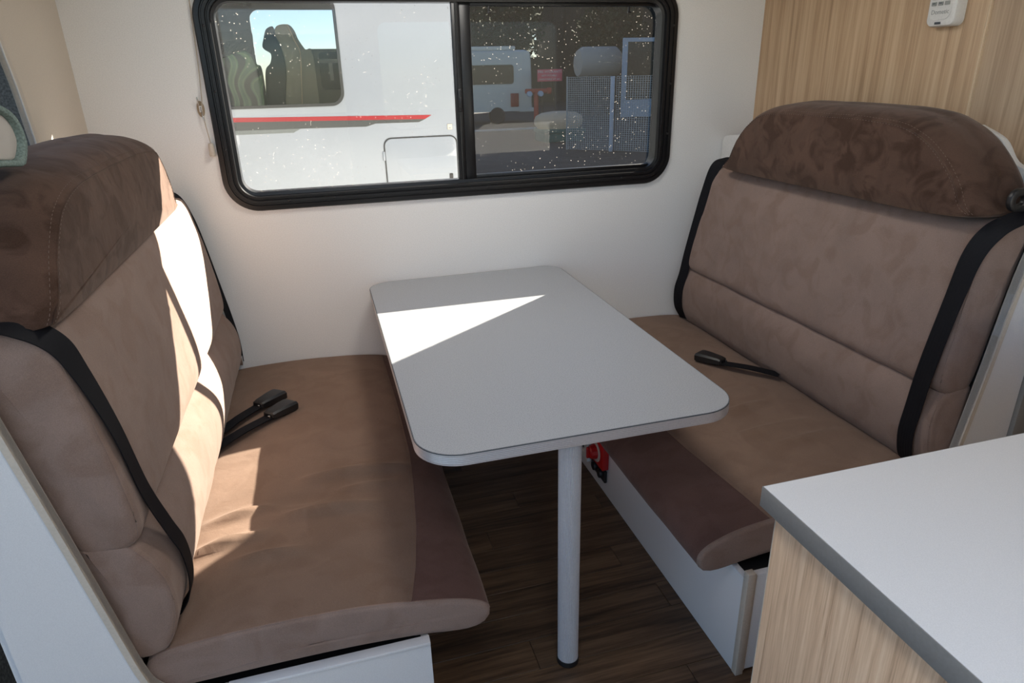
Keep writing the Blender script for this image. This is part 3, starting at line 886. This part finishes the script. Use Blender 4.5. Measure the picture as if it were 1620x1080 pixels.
def buckle(label, p_root, p_mid, p_end, wz=0.0, roll=V(0, 0, 1)):
    """stubby belt buckle on its strap, lying on the seat"""
    a, m_, e = Vector(p_root) + V(0, 0, .004), Vector(p_mid) + V(0, 0, .008), Vector(p_end) + V(0, 0, .004)
    t = empty('belt_buckle', tuple(m_), label, 'buckle', 'seat belt buckles')
    d = (e - m_).normalized(); s = roll.cross(d).normalized(); u = d.cross(s)
    strap('strap', [(a, s), (a.lerp(m_, .5) + V(0, 0, .004), s), (m_ - d * .004, s), (m_ + d * .015, s)], 'web', t, width=0.036, th=0.004, ribs=4)
    def B(l, wd, h): return tuple(m_ + d * l + s * wd + u * h)
    L = (e - m_).length
    rings = []
    for l, hw, hh in ((0.002, .016, .007), (0.006, .022, .010), (0.02, .024, .013), (L * .6, .029, .0165), (L - .014, .031, .017), (L - .004, .030, .015), (L, .024, .010)):
        rings.append([B(l, sx * hw + (0 if abs(sx) < 1 else 0), sz * hh + .006) for sx, sz in ((-1, -.6), (-.75, -1), (.75, -1), (1, -.6), (1, .6), (.75, 1), (-.75, 1), (-1, .6))])
    b = loft('housing', rings, 'plastic', t, smooth=28, caps=True)
    loft('release_button', [[B(L - .012, sx * .016, sz * .006 + .008) for sx, sz in ((-1, -1), (1, -1), (1, 1), (-1, 1))], [B(L + .003, sx * .015, sz * .005 + .008) for sx, sz in ((-1, -1), (1, -1), (1, 1), (-1, 1))]], 'plastic', b, caps=True, smooth=False)
    lathe_c = m_ - d * .002
    lathe('rivet', [(0.001, 0.004), (0.004, 0.0035), (0.004, -0.003), (0.001, -0.003)], 'steel', t, center=tuple(lathe_c - s * .010 + V(0, 0, .006)), n=10)
    return t
buckle('black belt buckle on the left seat, the one nearer the window', (-.400, 2.000, .452), (-.300, 2.135, .452), (-.228, 2.225, .447))
buckle('black belt buckle on the left seat, the one farther from the window', (-.400, 1.905, .452), (-.262, 2.045, .452), (-.188, 2.130, .447))
buckle('black belt buckle with twisted strap on the right seat beside the table', (1.475, 1.800, .456), (1.345, 1.945, .455), (1.297, 2.045, .452))

# ================================================================== SWITCHES ON THE RIGHT BENCH BASE
sw = empty('isolator_switch', (0.866, 1.96, 0.118), 'red square isolator switch with a round knob on the right bench base', 'switch')
body = box('housing', 0.853, 0.8795, 1.905, 2.015, 0.118, 0.222, 'red', sw, 0.004)
lathe('ring', [(0.036, 0.853), (0.040, 0.8515), (0.040, 0.849), (0.036, 0.848)], 'cream', sw, axis='x', center=(0, 1.962, 0.172), n=32)
kn = lathe('knob', [(0.001, 0.822), (0.021, 0.823), (0.025, 0.828), (0.029, 0.848), (0.033, 0.853)], 'red', sw, axis='x', center=(0, 1.962, 0.172), n=12, smooth=25)
box('grip', 0.814, 0.826, 1.956, 1.968, 0.150, 0.194, 'red', kn, 0.003)
so = empty('power_outlet', (0.87, 1.98, 0.05), 'black outlet with round flaps below the red switch', 'outlet')
box('plate', 0.868, 0.8795, 1.915, 2.045, 0.056, 0.106, 'plastic', so, 0.004)
for yy in (2.005, 1.950):
    lathe('flap', [(0.001, 0.857), (0.016, 0.858), (0.018, 0.864), (0.018, 0.869)], 'plastic', so, axis='x', center=(0, yy, 0.081), n=20)
ws = empty('wall_socket', (0.87, 2.13, 0.05), 'white socket plate left of the red switch on the right bench', 'socket')
f_ = plate('frame', rrect(2.072, 2.200, 0.052, 0.190, 0.012), [rrect(2.105, 2.170, 0.087, 0.157, 0.006)], 'x', 0.862, 0.8795, 'whiteplastic', ws, 0.003)
box('socket_face', 0.872, 0.879, 2.103, 2.172, 0.085, 0.159, 'darkprint', ws)

# ================================================================== KITCHEN CABINET
kc = empty('kitchen_cabinet', (1.0, 0.38, 0), 'oak kitchen cabinet under the white worktop in the right foreground', 'cabinet')
CX, CY, CZ = 0.568, 0.696, 0.90
box('side_panel', CX + 0.014, CX + 0.032, 0.04, CY - 0.022, 0.0, CZ - 0.034, 'oak3', kc, 0.001)
box('back_panel', CX + 0.032, 1.78, CY - 0.040, CY - 0.022, 0.0, CZ - 0.034, 'oak3', kc, 0.001)
box('end_panel', 1.762, 1.78, 0.04, CY - 0.04, 0.0, CZ - 0.034, 'oak3', kc, 0.001)
box('panel_edge', CX + 0.0135, CX + 0.0325, CY - 0.0222, CY - 0.0212, 0.0, CZ - 0.034, 'cream', kc)
wt = empty('worktop', (1.0, 0.38, CZ - 0.034), 'white kitchen worktop with grey edge band in the right foreground', 'worktop')
box('slab', CX + 0.0015, 1.79, 0.02, CY - 0.0015, CZ - 0.034, CZ, 'white', wt, 0.0006)
box('edge_band', CX, CX + 0.0014, 0.02, CY, CZ - 0.034, CZ - 0.0006, 'grey', wt, 0.0004)
box('edge_band', CX + 0.0014, 1.79, CY - 0.0014, CY, CZ - 0.034, CZ - 0.0006, 'grey', wt, 0.0004)

# ================================================================== REMOTE CONTROL ON THE WOODEN WALL
rm = empty('remote_control', (1.78, 1.68, 1.56), 'white remote control with grey buttons in a holder on the wooden wall', 'remote control')
ho = loft('body', [[(x, y_, z) for y_, z in rrect(1.637 + i, 1.735 - i, 1.568 + i, 1.75, (0.01, 0.01, 0.018, 0.018), 6)] for x, i in ((1.7925, 0.0), (1.768, 0.0), (1.760, 0.003), (1.757, 0.009))], 'whiteplastic', rm, smooth=35, caps=True)
plate('face_plate', rrect(1.652, 1.722, 1.586, 1.748, (0.004, 0.004, 0.02, 0.02)), [], 'x', 1.7555, 1.7575, 'whiteplastic', rm)
for r_i in range(4):
    for c_i in range(3):
        yy = 1.711 - c_i * 0.022; zz = 1.628 + r_i * 0.016
        bt = plate('button', rrect(yy - 0.008, yy + 0.008, zz - 0.005, zz + 0.005, 0.002 if r_i < 2 else 0.0045, 4), [], 'x', 1.7535, 1.756, 'greybutton', rm)
        if not (r_i == 0 and c_i == 2):
            box('button_mark', 1.7531, 1.7536, yy - 0.005, yy + 0.005, zz, zz + 0.0022, 'darkprint', bt)
text_mesh('lettering', 'Dometic', 0.017, 'greybutton', rm, (1.7552, 1.687, 1.606), (0, -1, 0), (0, 0, 1), 0.0003)
box('lens', 1.756, 1.7585, 1.680, 1.700, 1.5745, 1.5805, 'darkprint', rm)

# ================================================================== BLIND CORD
bc = empty('blind_cord', (-0.355, W, 1.23), 'thin beige blind cord with a small white pull left of the window', 'cord')
tube('cord', [(-.333, W - .006, 1.79), (-.343, W - .006, 1.55), (-.352, W - .006, 1.43), (-.357, W - .012, 1.37), (-.351, W - .007, 1.275)], 0.0016, 'cord', bc, n=6)
lathe('pull', [(0.002, 1.277), (0.008, 1.274), (0.0095, 1.262), (0.0095, 1.246), (0.011, 1.238), (0.009, 1.232), (0.003, 1.231)], 'cream', bc, center=(-.350, W - .0125, 0), n=16)
ck = empty('cord_cleat', (-0.362, W, 1.35), 'small brown oval cord cleat on the wall left of the window', 'cleat')
plate('plate', [(-.362 + .012 * math.cos(a * math.pi / 12), 1.386 + .026 * math.sin(a * math.pi / 12)) for a in range(24)], [], 'y', W - 0.005, W - 0.0003, 'cleat', ck, 0.001)
tube('hook', [(-.366, W - .004, 1.395), (-.366, W - .012, 1.410), (-.367, W - .013, 1.424)], 0.0024, 'steel', ck, n=8)
tube('hook', [(-.360, W - .004, 1.378), (-.359, W - .012, 1.362), (-.357, W - .013, 1.348)], 0.0024, 'steel', ck, n=8)
box('badge', -.3665, -.3575, W - 0.0062, W - 0.0048, 1.376, 1.396, 'whiteplastic', ck)
for zz in (1.381, 1.386, 1.391):
    lathe('screw_hole', [(0.0004, W - 0.0068), (0.0018, W - 0.0066), (0.0018, W - 0.006)], 'darkprint', ck, axis='y', center=(-.362, 0, zz), n=8)

# ================================================================== DRIVER SEAT TOP BEHIND THE LEFT BENCH
ds = empty('driver_seat', (-0.72, 1.40, 0.0), 'grey driver seat with felt-edged headrest above the left bench', 'seat')
po = smooth_poly([(1.02, 1.350), (1.15, 1.351), (1.29, 1.350), (1.378, 1.341)], 4) + smooth_poly([(1.392, 1.343), (1.408, 1.356), (1.424, 1.380), (1.412, 1.417), (1.365, 1.441), (1.26, 1.459), (1.14, 1.462), (1.05, 1.445), (1.02, 1.39)], 5)
pi_ = [(1.22 + (a - 1.22) * .925, 1.401 + (b - 1.401) * .80) for a, b in po]
hp = plate('headrest_border', po, [pi_], 'x', -0.540, -0.496, 'greenfelt', ds, 0.004)
plate('headrest_pad', pi_, [], 'x', -0.536, -0.506, 'padgrey', ds, 0.004)
box('headrest_arm', -0.90, -0.538, 1.12, 1.28, 1.378, 1.430, 'felt', ds, 0.02)
box('backrest', -0.98, -0.80, 1.10, 1.60, 0.50, 1.40, 'felt', ds, 0.06, seg=4)
box('seat_base', -1.40, -0.80, 1.10, 1.60, 0.0, 0.50, 'felt', ds, 0.05, seg=4)

# ================================================================== OUTSIDE
MT['asphalt'] = plain('asphalt', (0.06, 0.058, 0.055), 0.9, grain=0.3, gscale=3)
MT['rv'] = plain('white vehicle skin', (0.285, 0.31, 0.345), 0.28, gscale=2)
MT['rvred'] = plain('red stripe', (0.30, 0.006, 0.010), 0.35)
MT['rvgrey'] = plain('dark grey stripe', (0.045, 0.048, 0.045), 0.4)
MT['rvsilver'] = plain('silver grey stripe', (0.14, 0.155, 0.15), 0.4)
MT['rvbeige'] = plain('beige shell', (0.40, 0.36, 0.27), 0.7)
MT['rvdark'] = plain('dark upholstery', (0.014, 0.016, 0.022), 0.8)
MT['dark'] = plain('dark void', (0.02, 0.02, 0.02), 0.9)
MT['glassN'] = glass('tinted caravan window', (0.85, 0.86, 0.84), 0.0, 0.0, 0.25)
MT['glassD'] = plain('dark vehicle glass', (0.02, 0.025, 0.03), 0.05)
MT['galv'] = plain('galvanised wire', (0.40, 0.45, 0.47), 0.5, 0.2)
MT['paleblue'] = plain('pale blue paint', (0.50, 0.60, 0.72), 0.5)
MT['tarp'] = plain('beige tarpaulin', (0.85, 0.64, 0.43), 0.8)
MT['green'] = plain('green plastic', (0.04, 0.16, 0.14), 0.6)
MT['shed'] = plain('dark shed cladding', (0.07, 0.064, 0.056), 0.9)
MT['vanpaint'] = plain('off white van paint', (0.82, 0.80, 0.70), 0.4)
MT['hydrantred'] = plain('red paint', (0.52, 0.06, 0.03), 0.5)
MT['signred'] = plain('red sign', (0.85, 0.13, 0.17), 0.5)
MT['leaf'] = plain('dark foliage', (0.030, 0.045, 0.022), 0.9, grain=0.4, gscale=4)
MT['bark'] = plain('bark', (0.05, 0.04, 0.03), 0.9)
def swirl():  # green bands paint a reflection of trees into the colour
    mt, nt, p = new_mat('green swirl reflection')
    v = coords(nt, (1, 1, 1))
    wv = nt.nodes.new('ShaderNodeTexWave'); wv.wave_type = 'BANDS'
    wv.inputs['Scale'].default_value = 3.0; wv.inputs['Distortion'].default_value = 14.0; wv.inputs['Detail'].default_value = 0.0
    wv.inputs['Detail Scale'].default_value = 1.6
    nt.links.new(v, wv.inputs['Vector'])
    c = ramp(nt, wv.outputs['Fac'], [(0.25, (0.012, 0.015, 0.012)), (0.35, (0.10, 0.19, 0.11)), (0.7, (0.24, 0.36, 0.18)), (0.85, (0.10, 0.19, 0.11))])
    nt.links.new(c, p.inputs['Base Color']); p.inputs['Roughness'].default_value = 0.5
    return mt
MT['swirl'] = swirl()
GZ = -0.50
ground = struct(box('ground', -60, 90, -40, 110, GZ - 0.2, GZ, 'asphalt'))

# neighbouring motorhome: hollow body with windows on both sides
NY = 3.90
mh = empty('motorhome', (-2.0, 5.0, GZ), 'white motorhome with red and grey stripes parked outside the window', 'motorhome')
NX0, NX1, NZ0, NZ1 = -4.6, 0.835, -0.35, 2.45
wn = rrect(-1.35, 0.168, 1.342, 1.865, 0.065)
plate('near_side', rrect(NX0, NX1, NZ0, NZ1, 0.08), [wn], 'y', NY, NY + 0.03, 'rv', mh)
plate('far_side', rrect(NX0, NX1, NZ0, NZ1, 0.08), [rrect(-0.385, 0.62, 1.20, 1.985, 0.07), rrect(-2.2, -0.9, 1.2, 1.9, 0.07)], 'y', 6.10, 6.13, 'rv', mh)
box('rear_wall', NX1 - 0.03, NX1, NY + 0.03, 6.10, NZ0 + 0.06, NZ1 - 0.06, 'rv', mh)
box('front_wall', NX0, NX0 + 0.03, NY + 0.03, 6.10, NZ0 + 0.06, NZ1 - 0.06, 'rv', mh)
box('roof', NX0 + 0.03, NX1 - 0.03, NY + 0.03, 6.10, NZ1 - 0.06, NZ1 - 0.02, 'rv', mh)
box('body_floor', NX0 + 0.03, NX1 - 0.03, NY + 0.03, 6.10, 0.0, 0.04, 'dark', mh)
for wx in (-3.6, -0.6):
    for wy in (NY + 0.18, 5.9):
        lathe('wheel', [(0.10, -0.11), (0.30, -0.11), (0.335, -0.08), (0.335, 0.08), (0.30, 0.11), (0.10, 0.11)], 'plastic', mh, axis='y', center=(wx, wy, GZ + 0.335), n=32)
wf = plate('window_seal', rrect(-1.357, 0.175, 1.335, 1.872, 0.07), [rrect(-1.342, 0.160, 1.350, 1.857, 0.06)], 'y', NY - 0.008, NY + 0.006, 'plastic', mh)
plate('window_pane', rrect(-1.345, 0.163, 1.347, 1.860, 0.062), [], 'y', NY + 0.004, NY + 0.008, 'glassN', wf)
plate('red_stripe', [(-2.4, 1.31), (-0.426, 1.294), (0.640, 1.270), (0.60, 1.249), (-0.42, 1.272), (-2.4, 1.285)], [], 'y', NY - 0.002, NY, 'rvred', mh)
plate('grey_stripe', [(-2.4, 1.2845), (-0.42, 1.2715), (0.60, 1.2485), (0.565, 1.234), (0.325, 1.236), (0.275, 1.222), (-0.073, 1.226), (-2.4, 1.245)], [], 'y', NY - 0.002, NY, 'rvgrey', mh)
plate('silver_stripe', [(-2.4, 1.2445), (-0.0735, 1.2255), (-0.112, 1.207), (-2.4, 1.215)], [], 'y', NY - 0.002, NY, 'rvsilver', mh)
hl = plate('hatch_seal', rrect(0.358, 0.778, 0.68, 1.158, 0.045), [rrect(0.364, 0.772, 0.686, 1.152, 0.040)], 'y', NY - 0.004, NY, 'plastic', mh)
ht = plate('service_hatch', rrect(0.365, 0.771, 0.687, 1.151, 0.040), [], 'y', NY - 0.005, NY, 'rv', mh, 0.002)
plate('hatch_latch', rrect(0.722, 0.742, 0.905, 0.945, 0.005), [], 'y', NY - 0.012, NY - 0.004, 'plastic', ht, 0.002)
for zz in (1.06, 0.78):
    box('hinge', 0.350, 0.362, NY - 0.009, NY - 0.001, zz - 0.025, zz + 0.025, 'rv', ht, 0.002)
pl_ = box('label_plate', 0.725, 0.752, NY - 0.006, NY, 1.188, 1.218, 'cream', mh, 0.002)
box('plate_mark', 0.733, 0.743, NY - 0.0075, NY - 0.006, 1.193, 1.200, 'greybutton', pl_)
# things standing inside the neighbour, seen through its window
cs = empty('captain_chair', (-0.12, 4.75, 0.04), 'beige and black high-backed seat inside the neighbouring motorhome', 'seat')
plate('backrest_shell', smooth_poly([(-.150, 1.05), (-.157, 1.327), (-.127, 1.53), (-.140, 1.66), (-.165, 1.735), (-.145, 1.78), (-.079, 1.786), (-.047, 1.752), (-.031, 1.703), (.004, 1.645), (.05, 1.60), (.05, 1.05)], 4), [], 'y', 4.70, 4.86, 'rvbeige', cs, 0.01)
plate('backrest_front', smooth_poly([(-.160, 1.05), (-.160, 1.327), (-.130, 1.53), (-.143, 1.66), (-.168, 1.735), (-.17, 1.775), (-.211, 1.760), (-.232, 1.712), (-.246, 1.657), (-.204, 1.622), (-.215, 1.57), (-.247, 1.533), (-.262, 1.44), (-.27, 1.331), (-.27, 1.05)], 4), [], 'y', 4.68, 4.88, 'rvdark', cs, 0.01)
box('seat', -0.72, -0.02, 4.62, 5.1, 0.45, 0.62, 'rvdark', cs, 0.04)
box('pedestal', -0.55, -0.12, 4.72, 5.0, 0.04, 0.45, 'plastic', cs, 0.02)
tube('belt', [(-.085, 4.665, 1.785), (-.055, 4.668, 1.70), (-.03, 4.665, 1.62), (-.045, 4.665, 1.45), (-.06, 4.665, 1.30)], 0.004, 'tarp', cs)
pn = empty('low_partition', (0.15, 5.2, 0.04), 'beige low partition with a dark opening inside the neighbouring motorhome', 'partition')
plate('board', [(-0.10, 0.04), (0.79, 0.04), (0.79, 1.66), (0.02, 1.665), (-0.10, 1.58)], [rrect(0.085, 0.30, 1.40, 1.645, 0.03)], 'y', 5.18, 5.21, 'rvbeige', pn, 0.002)
box('opening_back', 0.07, 0.32, 5.24, 5.25, 1.38, 1.65, 'dark', pn)
box('white_bar', 0.08, 0.31, 5.222, 5.23, 1.575, 1.60, 'whiteplastic', pn)
box('white_bar', 0.15, 0.175, 5.221, 5.229, 1.46, 1.575, 'whiteplastic', pn)
gs = empty('reflection_seat', (-0.55, 4.5, 0.04), 'seat shape painted with a green swirl of reflected trees inside the neighbouring motorhome', 'seat')
plate('backrest', smooth_poly([(-.90, .8), (-.90, 1.50), (-.70, 1.60), (-.48, 1.60), (-.40, 1.625), (-.335, 1.635), (-.300, 1.60), (-.285, 1.56), (-.262, 1.53), (-.262, 1.30), (-.28, .8)], 5), [], 'y', 4.48, 4.60, 'swirl', gs, 0.02)
box('cushion', -0.9, -0.30, 4.40, 4.66, 0.04, 0.8, 'rvdark', gs, 0.04)
oc = empty('overhead_locker', (-0.6, 4.6, 1.7), 'dark overhead locker inside the neighbouring motorhome', 'locker')
plate('carcass', smooth_poly([(-1.3, 1.70), (-.40, 1.69), (-.325, 1.69), (-.320, 1.60), (-.30, 1.69), (-.31, 1.76), (-.42, 1.745), (-1.3, 1.72)], 3), [], 'y', 4.66, 4.75, 'dark', oc)
box('door', -1.3, -0.28, 4.45, 4.80, 1.865, 2.38, 'rvdark', oc, 0.02)
box('lamp', -0.085, -0.045, 5.40, 5.44, 1.755, 1.775, 'whiteplastic', mh)

# yard seen through the right pane
def van():
    t = empty('parked_van', (6.2, 30, GZ), 'off white van parked far off in the yard', 'van')
    pr = smooth_poly([(29.0, .0), (29.0, 1.1), (29.12, 2.2), (29.35, 2.40), (30.4, 2.44), (31.0, 2.35), (31.1, 2.1), (31.2, 1.1), (31.2, .0)], 4)
    xs = [(3.2, .9), (3.3, 1.0), (9.0, 1.0), (9.12, .97), (9.18, .9)]
    rings = [[(x, 30.1 + (a - 30.1) * s, 1.1 + (b - 1.1) * s) for a, b in pr] for x, s in xs]
    loft('body', rings, 'vanpaint', t, smooth=35, caps=True)
    plate('side_window', rrect(6.4, 8.35, 1.10, 1.85, 0.12), [], 'y', 28.97, 29.06, 'glassD', t)
    plate('side_window', rrect(4.0, 6.2, 1.10, 1.85, 0.12), [], 'y', 28.97, 29.06, 'glassD', t)
    plate('rear_window', rrect(29.4, 30.8, 1.10, 1.9, 0.12), [], 'x', 9.16, 9.20, 'glassD', t)
    box('tail_lamp', 8.2, 8.55, 28.93, 29.05, .18, .72, 'rvred', t, 0.02)
    box('roof_rack', 5.2, 8.6, 29.5, 30.7, 2.42, 2.58, 'vanpaint', t, 0.04)
    box('rear_bumper', 8.6, 9.25, 29.0, 31.2, -.05, .12, 'vanpaint', t, 0.03)
    for wx in (4.5, 7.6):
        lathe('wheel', [(0.1, 28.95), (0.30, 28.95), (0.34, 29.0), (0.34, 29.2), (0.1, 29.2)], 'plastic', t, axis='y', center=(wx, 0, GZ + 0.34), n=24)
van()
hy = empty('fire_hydrant', (9.02, 28.0, GZ), 'red standpipe hydrant with two pale outlets in the yard', 'hydrant')
lathe('standpipe', [(0.10, GZ), (0.10, 0.80), (0.09, 0.86)], 'hydrantred', hy, center=(9.02, 28.0, 0), n=20)
lathe('crossbar', [(0.06, 8.55), (0.10, 8.58), (0.10, 9.50), (0.13, 9.52), (0.13, 9.66), (0.06, 9.68)], 'hydrantred', hy, axis='x', center=(0, 28.0, 0.80), n=20)
for xx in (8.68, 9.16):
    lathe('outlet_cap', [(0.02, 27.72), (0.10, 27.73), (0.11, 27.78), (0.11, 27.90), (0.07, 27.92), (0.07, 28.0)], 'paleblue', hy, axis='y', center=(xx, 0, 0.70), n=20)
sg_ = empty('hydrant_sign', (9.62, 28.3, GZ), 'red rectangular sign with white lettering behind the hydrant', 'sign')
sp_ = box('sign_board', 9.18, 10.27, 28.28, 28.31, 1.16, 1.63, 'signred', sg_, 0.004)
for k, (s_, sz) in enumerate((('FIRE HYDRANTS', 0.145), ('NOT POTABLE /', 0.10), ('UNSUITABLE AT ALL', 0.105))):
    text_mesh('lettering', s_, sz, 'whiteplastic', sp_, (9.72, 28.276, 1.53 - 0.145 * k), (1, 0, 0), (0, 0, 1), 0.002)
for xx in (9.4, 10.0):
    box('sign_post', xx - 0.03, xx + 0.03, 28.32, 28.38, GZ, 1.6, 'shed', sg_, 0.004)
# welded mesh fence panels
def fence(label, xa, ya, xb, yb, z0, z1, nv, nh, frame=False):
    t = empty('mesh_fence', ((xa + xb) / 2, (ya + yb) / 2, GZ), label, 'fence', 'mesh fences')
    L = math.hypot(xb - xa, yb - ya); dx, dy = (xb - xa) / L, (yb - ya) / L
    bm = bmesh.new()
    def bar(x0, y0_, zz0, x1, y1_, zz1, r):
        a = Vector((x0, y0_, zz0)); b = Vector((x1, y1_, zz1))
        tt = (b - a).normalized(); s1 = tt.cross(Vector((dy, -dx, 0)) if abs(tt.z) > 0.5 else Vector((0, 0, 1))).normalized(); s2 = tt.cross(s1)
        q = [bm.verts.new(p + s1 * r * i + s2 * r * j) for p in (a, b) for i, j in ((1, 1), (-1, 1), (-1, -1), (1, -1))]
        for k in range(4): bm.faces.new((q[k], q[(k + 1) % 4], q[4 + (k + 1) % 4], q[4 + k]))
    for i in range(nv + 1):
        s = L * i / nv
        bar(xa + dx * s, ya + dy * s, z0, xa + dx * s, ya + dy * s, z1, 0.006)
    for j in range(nh + 1):
        zz = z0 + (z1 - z0) * j / nh
        bar(xa, ya, zz, xb, yb, zz, 0.005)
    o = from_bm('wire_mesh', bm, 'galv', t); o['kind'] = 'stuff'
    return t
p = fence('wire mesh fence panel left of the pale post', 6.65, 17.9, 7.62, 17.0, GZ + 0.02, 1.36, 24, 34)
p2 = fence('wire mesh fence panel right of the pale post', 7.66, 16.96, 8.75, 15.6, GZ + 0.02, 1.36, 26, 34)
box('edge_post', 6.63, 6.66, 17.88, 17.92, GZ, 1.38, 'galv', p)
fp = empty('fence_post', (7.52, 16.9, GZ), 'pale blue upright post between the mesh panels', 'post')
box('post', 7.47, 7.55, 16.85, 16.93, GZ, 1.33, 'paleblue', fp, 0.01)
box('post_cap', 7.46, 7.56, 16.84, 16.94, 1.33, 1.36, 'paleblue', fp, 0.01)
# covered load on a green crate
cl_ = empty('green_crate', (7.2, 20.3, GZ), 'dark green crate standing behind the fence', 'crate')
box('crate', 6.72, 8.0, 20.0, 21.0, GZ, -0.22, 'green', cl_, 0.03)
box('rim', 6.68, 8.05, 19.95, 21.05, -0.24, -0.12, 'green', cl_, 0.02)
tp_ = tag(loft('tarpaulin_bundle', [[(7.35 + 0.78 * s * math.cos(a * math.pi / 12) * (1 + .04 * math.sin(3 * a)), 20.5 + 0.5 * s * math.sin(a * math.pi / 12), z) for a in range(24)] for s, z in ((0.85, -0.12), (0.98, 0.0), (1.0, 0.12), (0.93, 0.25), (0.7, 0.34), (0.3, 0.38), (0.02, 0.385))], 'tarp', smooth=60, loc=(7.35, 20.5, -0.12)), 'beige tarpaulin bundle lying on the green crate', 'bundle')
# site cabin standing for a door reflected in the pane, tank, shed and trees
cb = empty('reflected_door', (15.5, 30.0, GZ), 'site cabin shape standing for a pale blue framed door reflected in the pane', 'cabin')
box('cabin_body', 15.4, 19.5, 30.0, 33.0, GZ, 2.9, 'shed', cb, 0.02)
fr_ = plate('door_frame', [(13.75, GZ), (15.6, GZ), (15.6, 2.86), (13.75, 2.86)], [[(13.95, 0.25), (15.4, 0.25), (15.4, 2.70), (13.95, 2.70)]], 'y', 29.8, 29.95, 'paleblue', cb)
box('door_glass', 13.93, 15.42, 29.86, 29.89, 0.23, 2.72, 'glassN', fr_)
box('lower_panel', 13.95, 15.4, 29.84, 29.92, GZ, 0.25, 'paleblue', fr_)
tk = tag(lathe('water_tank', [(0.1, 12.9), (0.6, 12.95), (0.75, 13.2), (0.75, 14.9), (0.6, 15.1), (0.1, 15.15)], 'cab', axis='x', center=(0, 33.4, 1.9), n=32, loc=(14.0, 33.4, 1.15)), 'pale cream horizontal tank behind the fence', 'tank')
for xx in (13.4, 14.7):
    box('tank_leg', xx - 0.1, xx + 0.1, 32.9, 33.9, GZ, 1.3, 'shed', tk)
def shed(label, x0, x1, yy, z1):
    t = empty('shed', ((x0 + x1) / 2, yy, GZ), label, 'shed')
    nb = max(3, int((x1 - x0) / 0.9))
    for k in range(nb):
        a = x0 + (x1 - x0) * k / nb; b = x0 + (x1 - x0) * (k + 1) / nb
        box('cladding_sheet', a + 0.02, b - 0.02, yy - 0.03 * (k % 2), yy + 0.05, GZ, z1, 'shed', t)
    box('wall_core', x0, x1, yy + 0.05, yy + 4.0, GZ, z1, 'shed', t)
    rf_ = box('roof', x0 - 0.2, x1 + 0.2, yy - 0.4, yy + 4.4, z1, z1 + 0.25, 'shed', t, 0.03)
    return t
sh_ = shed('long dark shed wall behind the parked van', 4.0, 15.6, 50.0, 7.5)
box('gate_wall', 15.6, 17.4, 50.1, 50.3, GZ, 2.6, 'shed', sh_)
box('gate_lintel', 15.6, 17.4, 50.1, 50.3, 4.7, 7.5, 'shed', sh_)
shed('tall dark shed at the right side of the yard', 17.45, 40.0, 50.0, 7.5)
wh = empty('shade_block', (31, 34, GZ), 'unseen tall grey warehouse along the right side of the yard', 'shade_block')  # out-of-view block added to keep the sun off the yard
box('wall_block', 24.0, 38.0, 22.0, 49.0, GZ, 15.4, 'rvgrey', wh)
box('roof', 23.6, 38.4, 21.6, 49.4, 15.4, 16.0, 'shed', wh, 0.05)
for k in range(8):
    box('shade_block_panel', 23.9, 24.0, 23.0 + k * 2.9, 25.2 + k * 2.9, GZ, 4.0, 'rvsilver', wh)
def tree(label, x, yy, h, r, seed):
    t = empty('tree', (x, yy, GZ), label, 'tree', 'trees in the yard')
    lathe('trunk', [(0.35, GZ), (0.22, h * 0.4), (0.08, h * 0.85)], 'bark', t, center=(x, yy, 0), n=10)
    rr = random.Random(seed)
    bm = bmesh.new()
    for k in range(2600):
        a = rr.uniform(0, 2 * math.pi); u = rr.uniform(-1, 1); q = rr.uniform(0.35, 1) ** 0.5
        s = math.sqrt(1 - u * u)
        c = Vector((x + r * q * s * math.cos(a) * (0.9 + .3 * math.sin(3 * a)), yy + r * q * s * math.sin(a), h * 0.62 + h * 0.36 * q * u))
        d1 = Vector((rr.uniform(-1, 1), rr.uniform(-1, 1), rr.uniform(-1, 1))).normalized() * rr.uniform(.10, .26)
        d2 = d1.cross(Vector((rr.uniform(-1, 1), rr.uniform(-1, 1), rr.uniform(-1, 1)))).normalized() * rr.uniform(.08, .18)
        bm.faces.new([bm.verts.new(c + d1), bm.verts.new(c + d2), bm.verts.new(c - d1), bm.verts.new(c - d2)])
    o = from_bm('foliage', bm, 'leaf', t, recalc=False); o['kind'] = 'stuff'
tree('dark leafy tree rising beside the sky gap over the van', 13.0, 46.0, 7.5, 2.6, 3)
tree('dark leafy tree in front of the right shed', 19.6, 44.0, 6.0, 2.4, 8)
kb = tag(struct(box('trim_kerb', 4.0, 9.3, 25.4, 25.55, GZ, GZ + 0.06, 'galv')), 'pale painted kerb line across the yard', 'kerb')
del kb['category']; del kb['label']
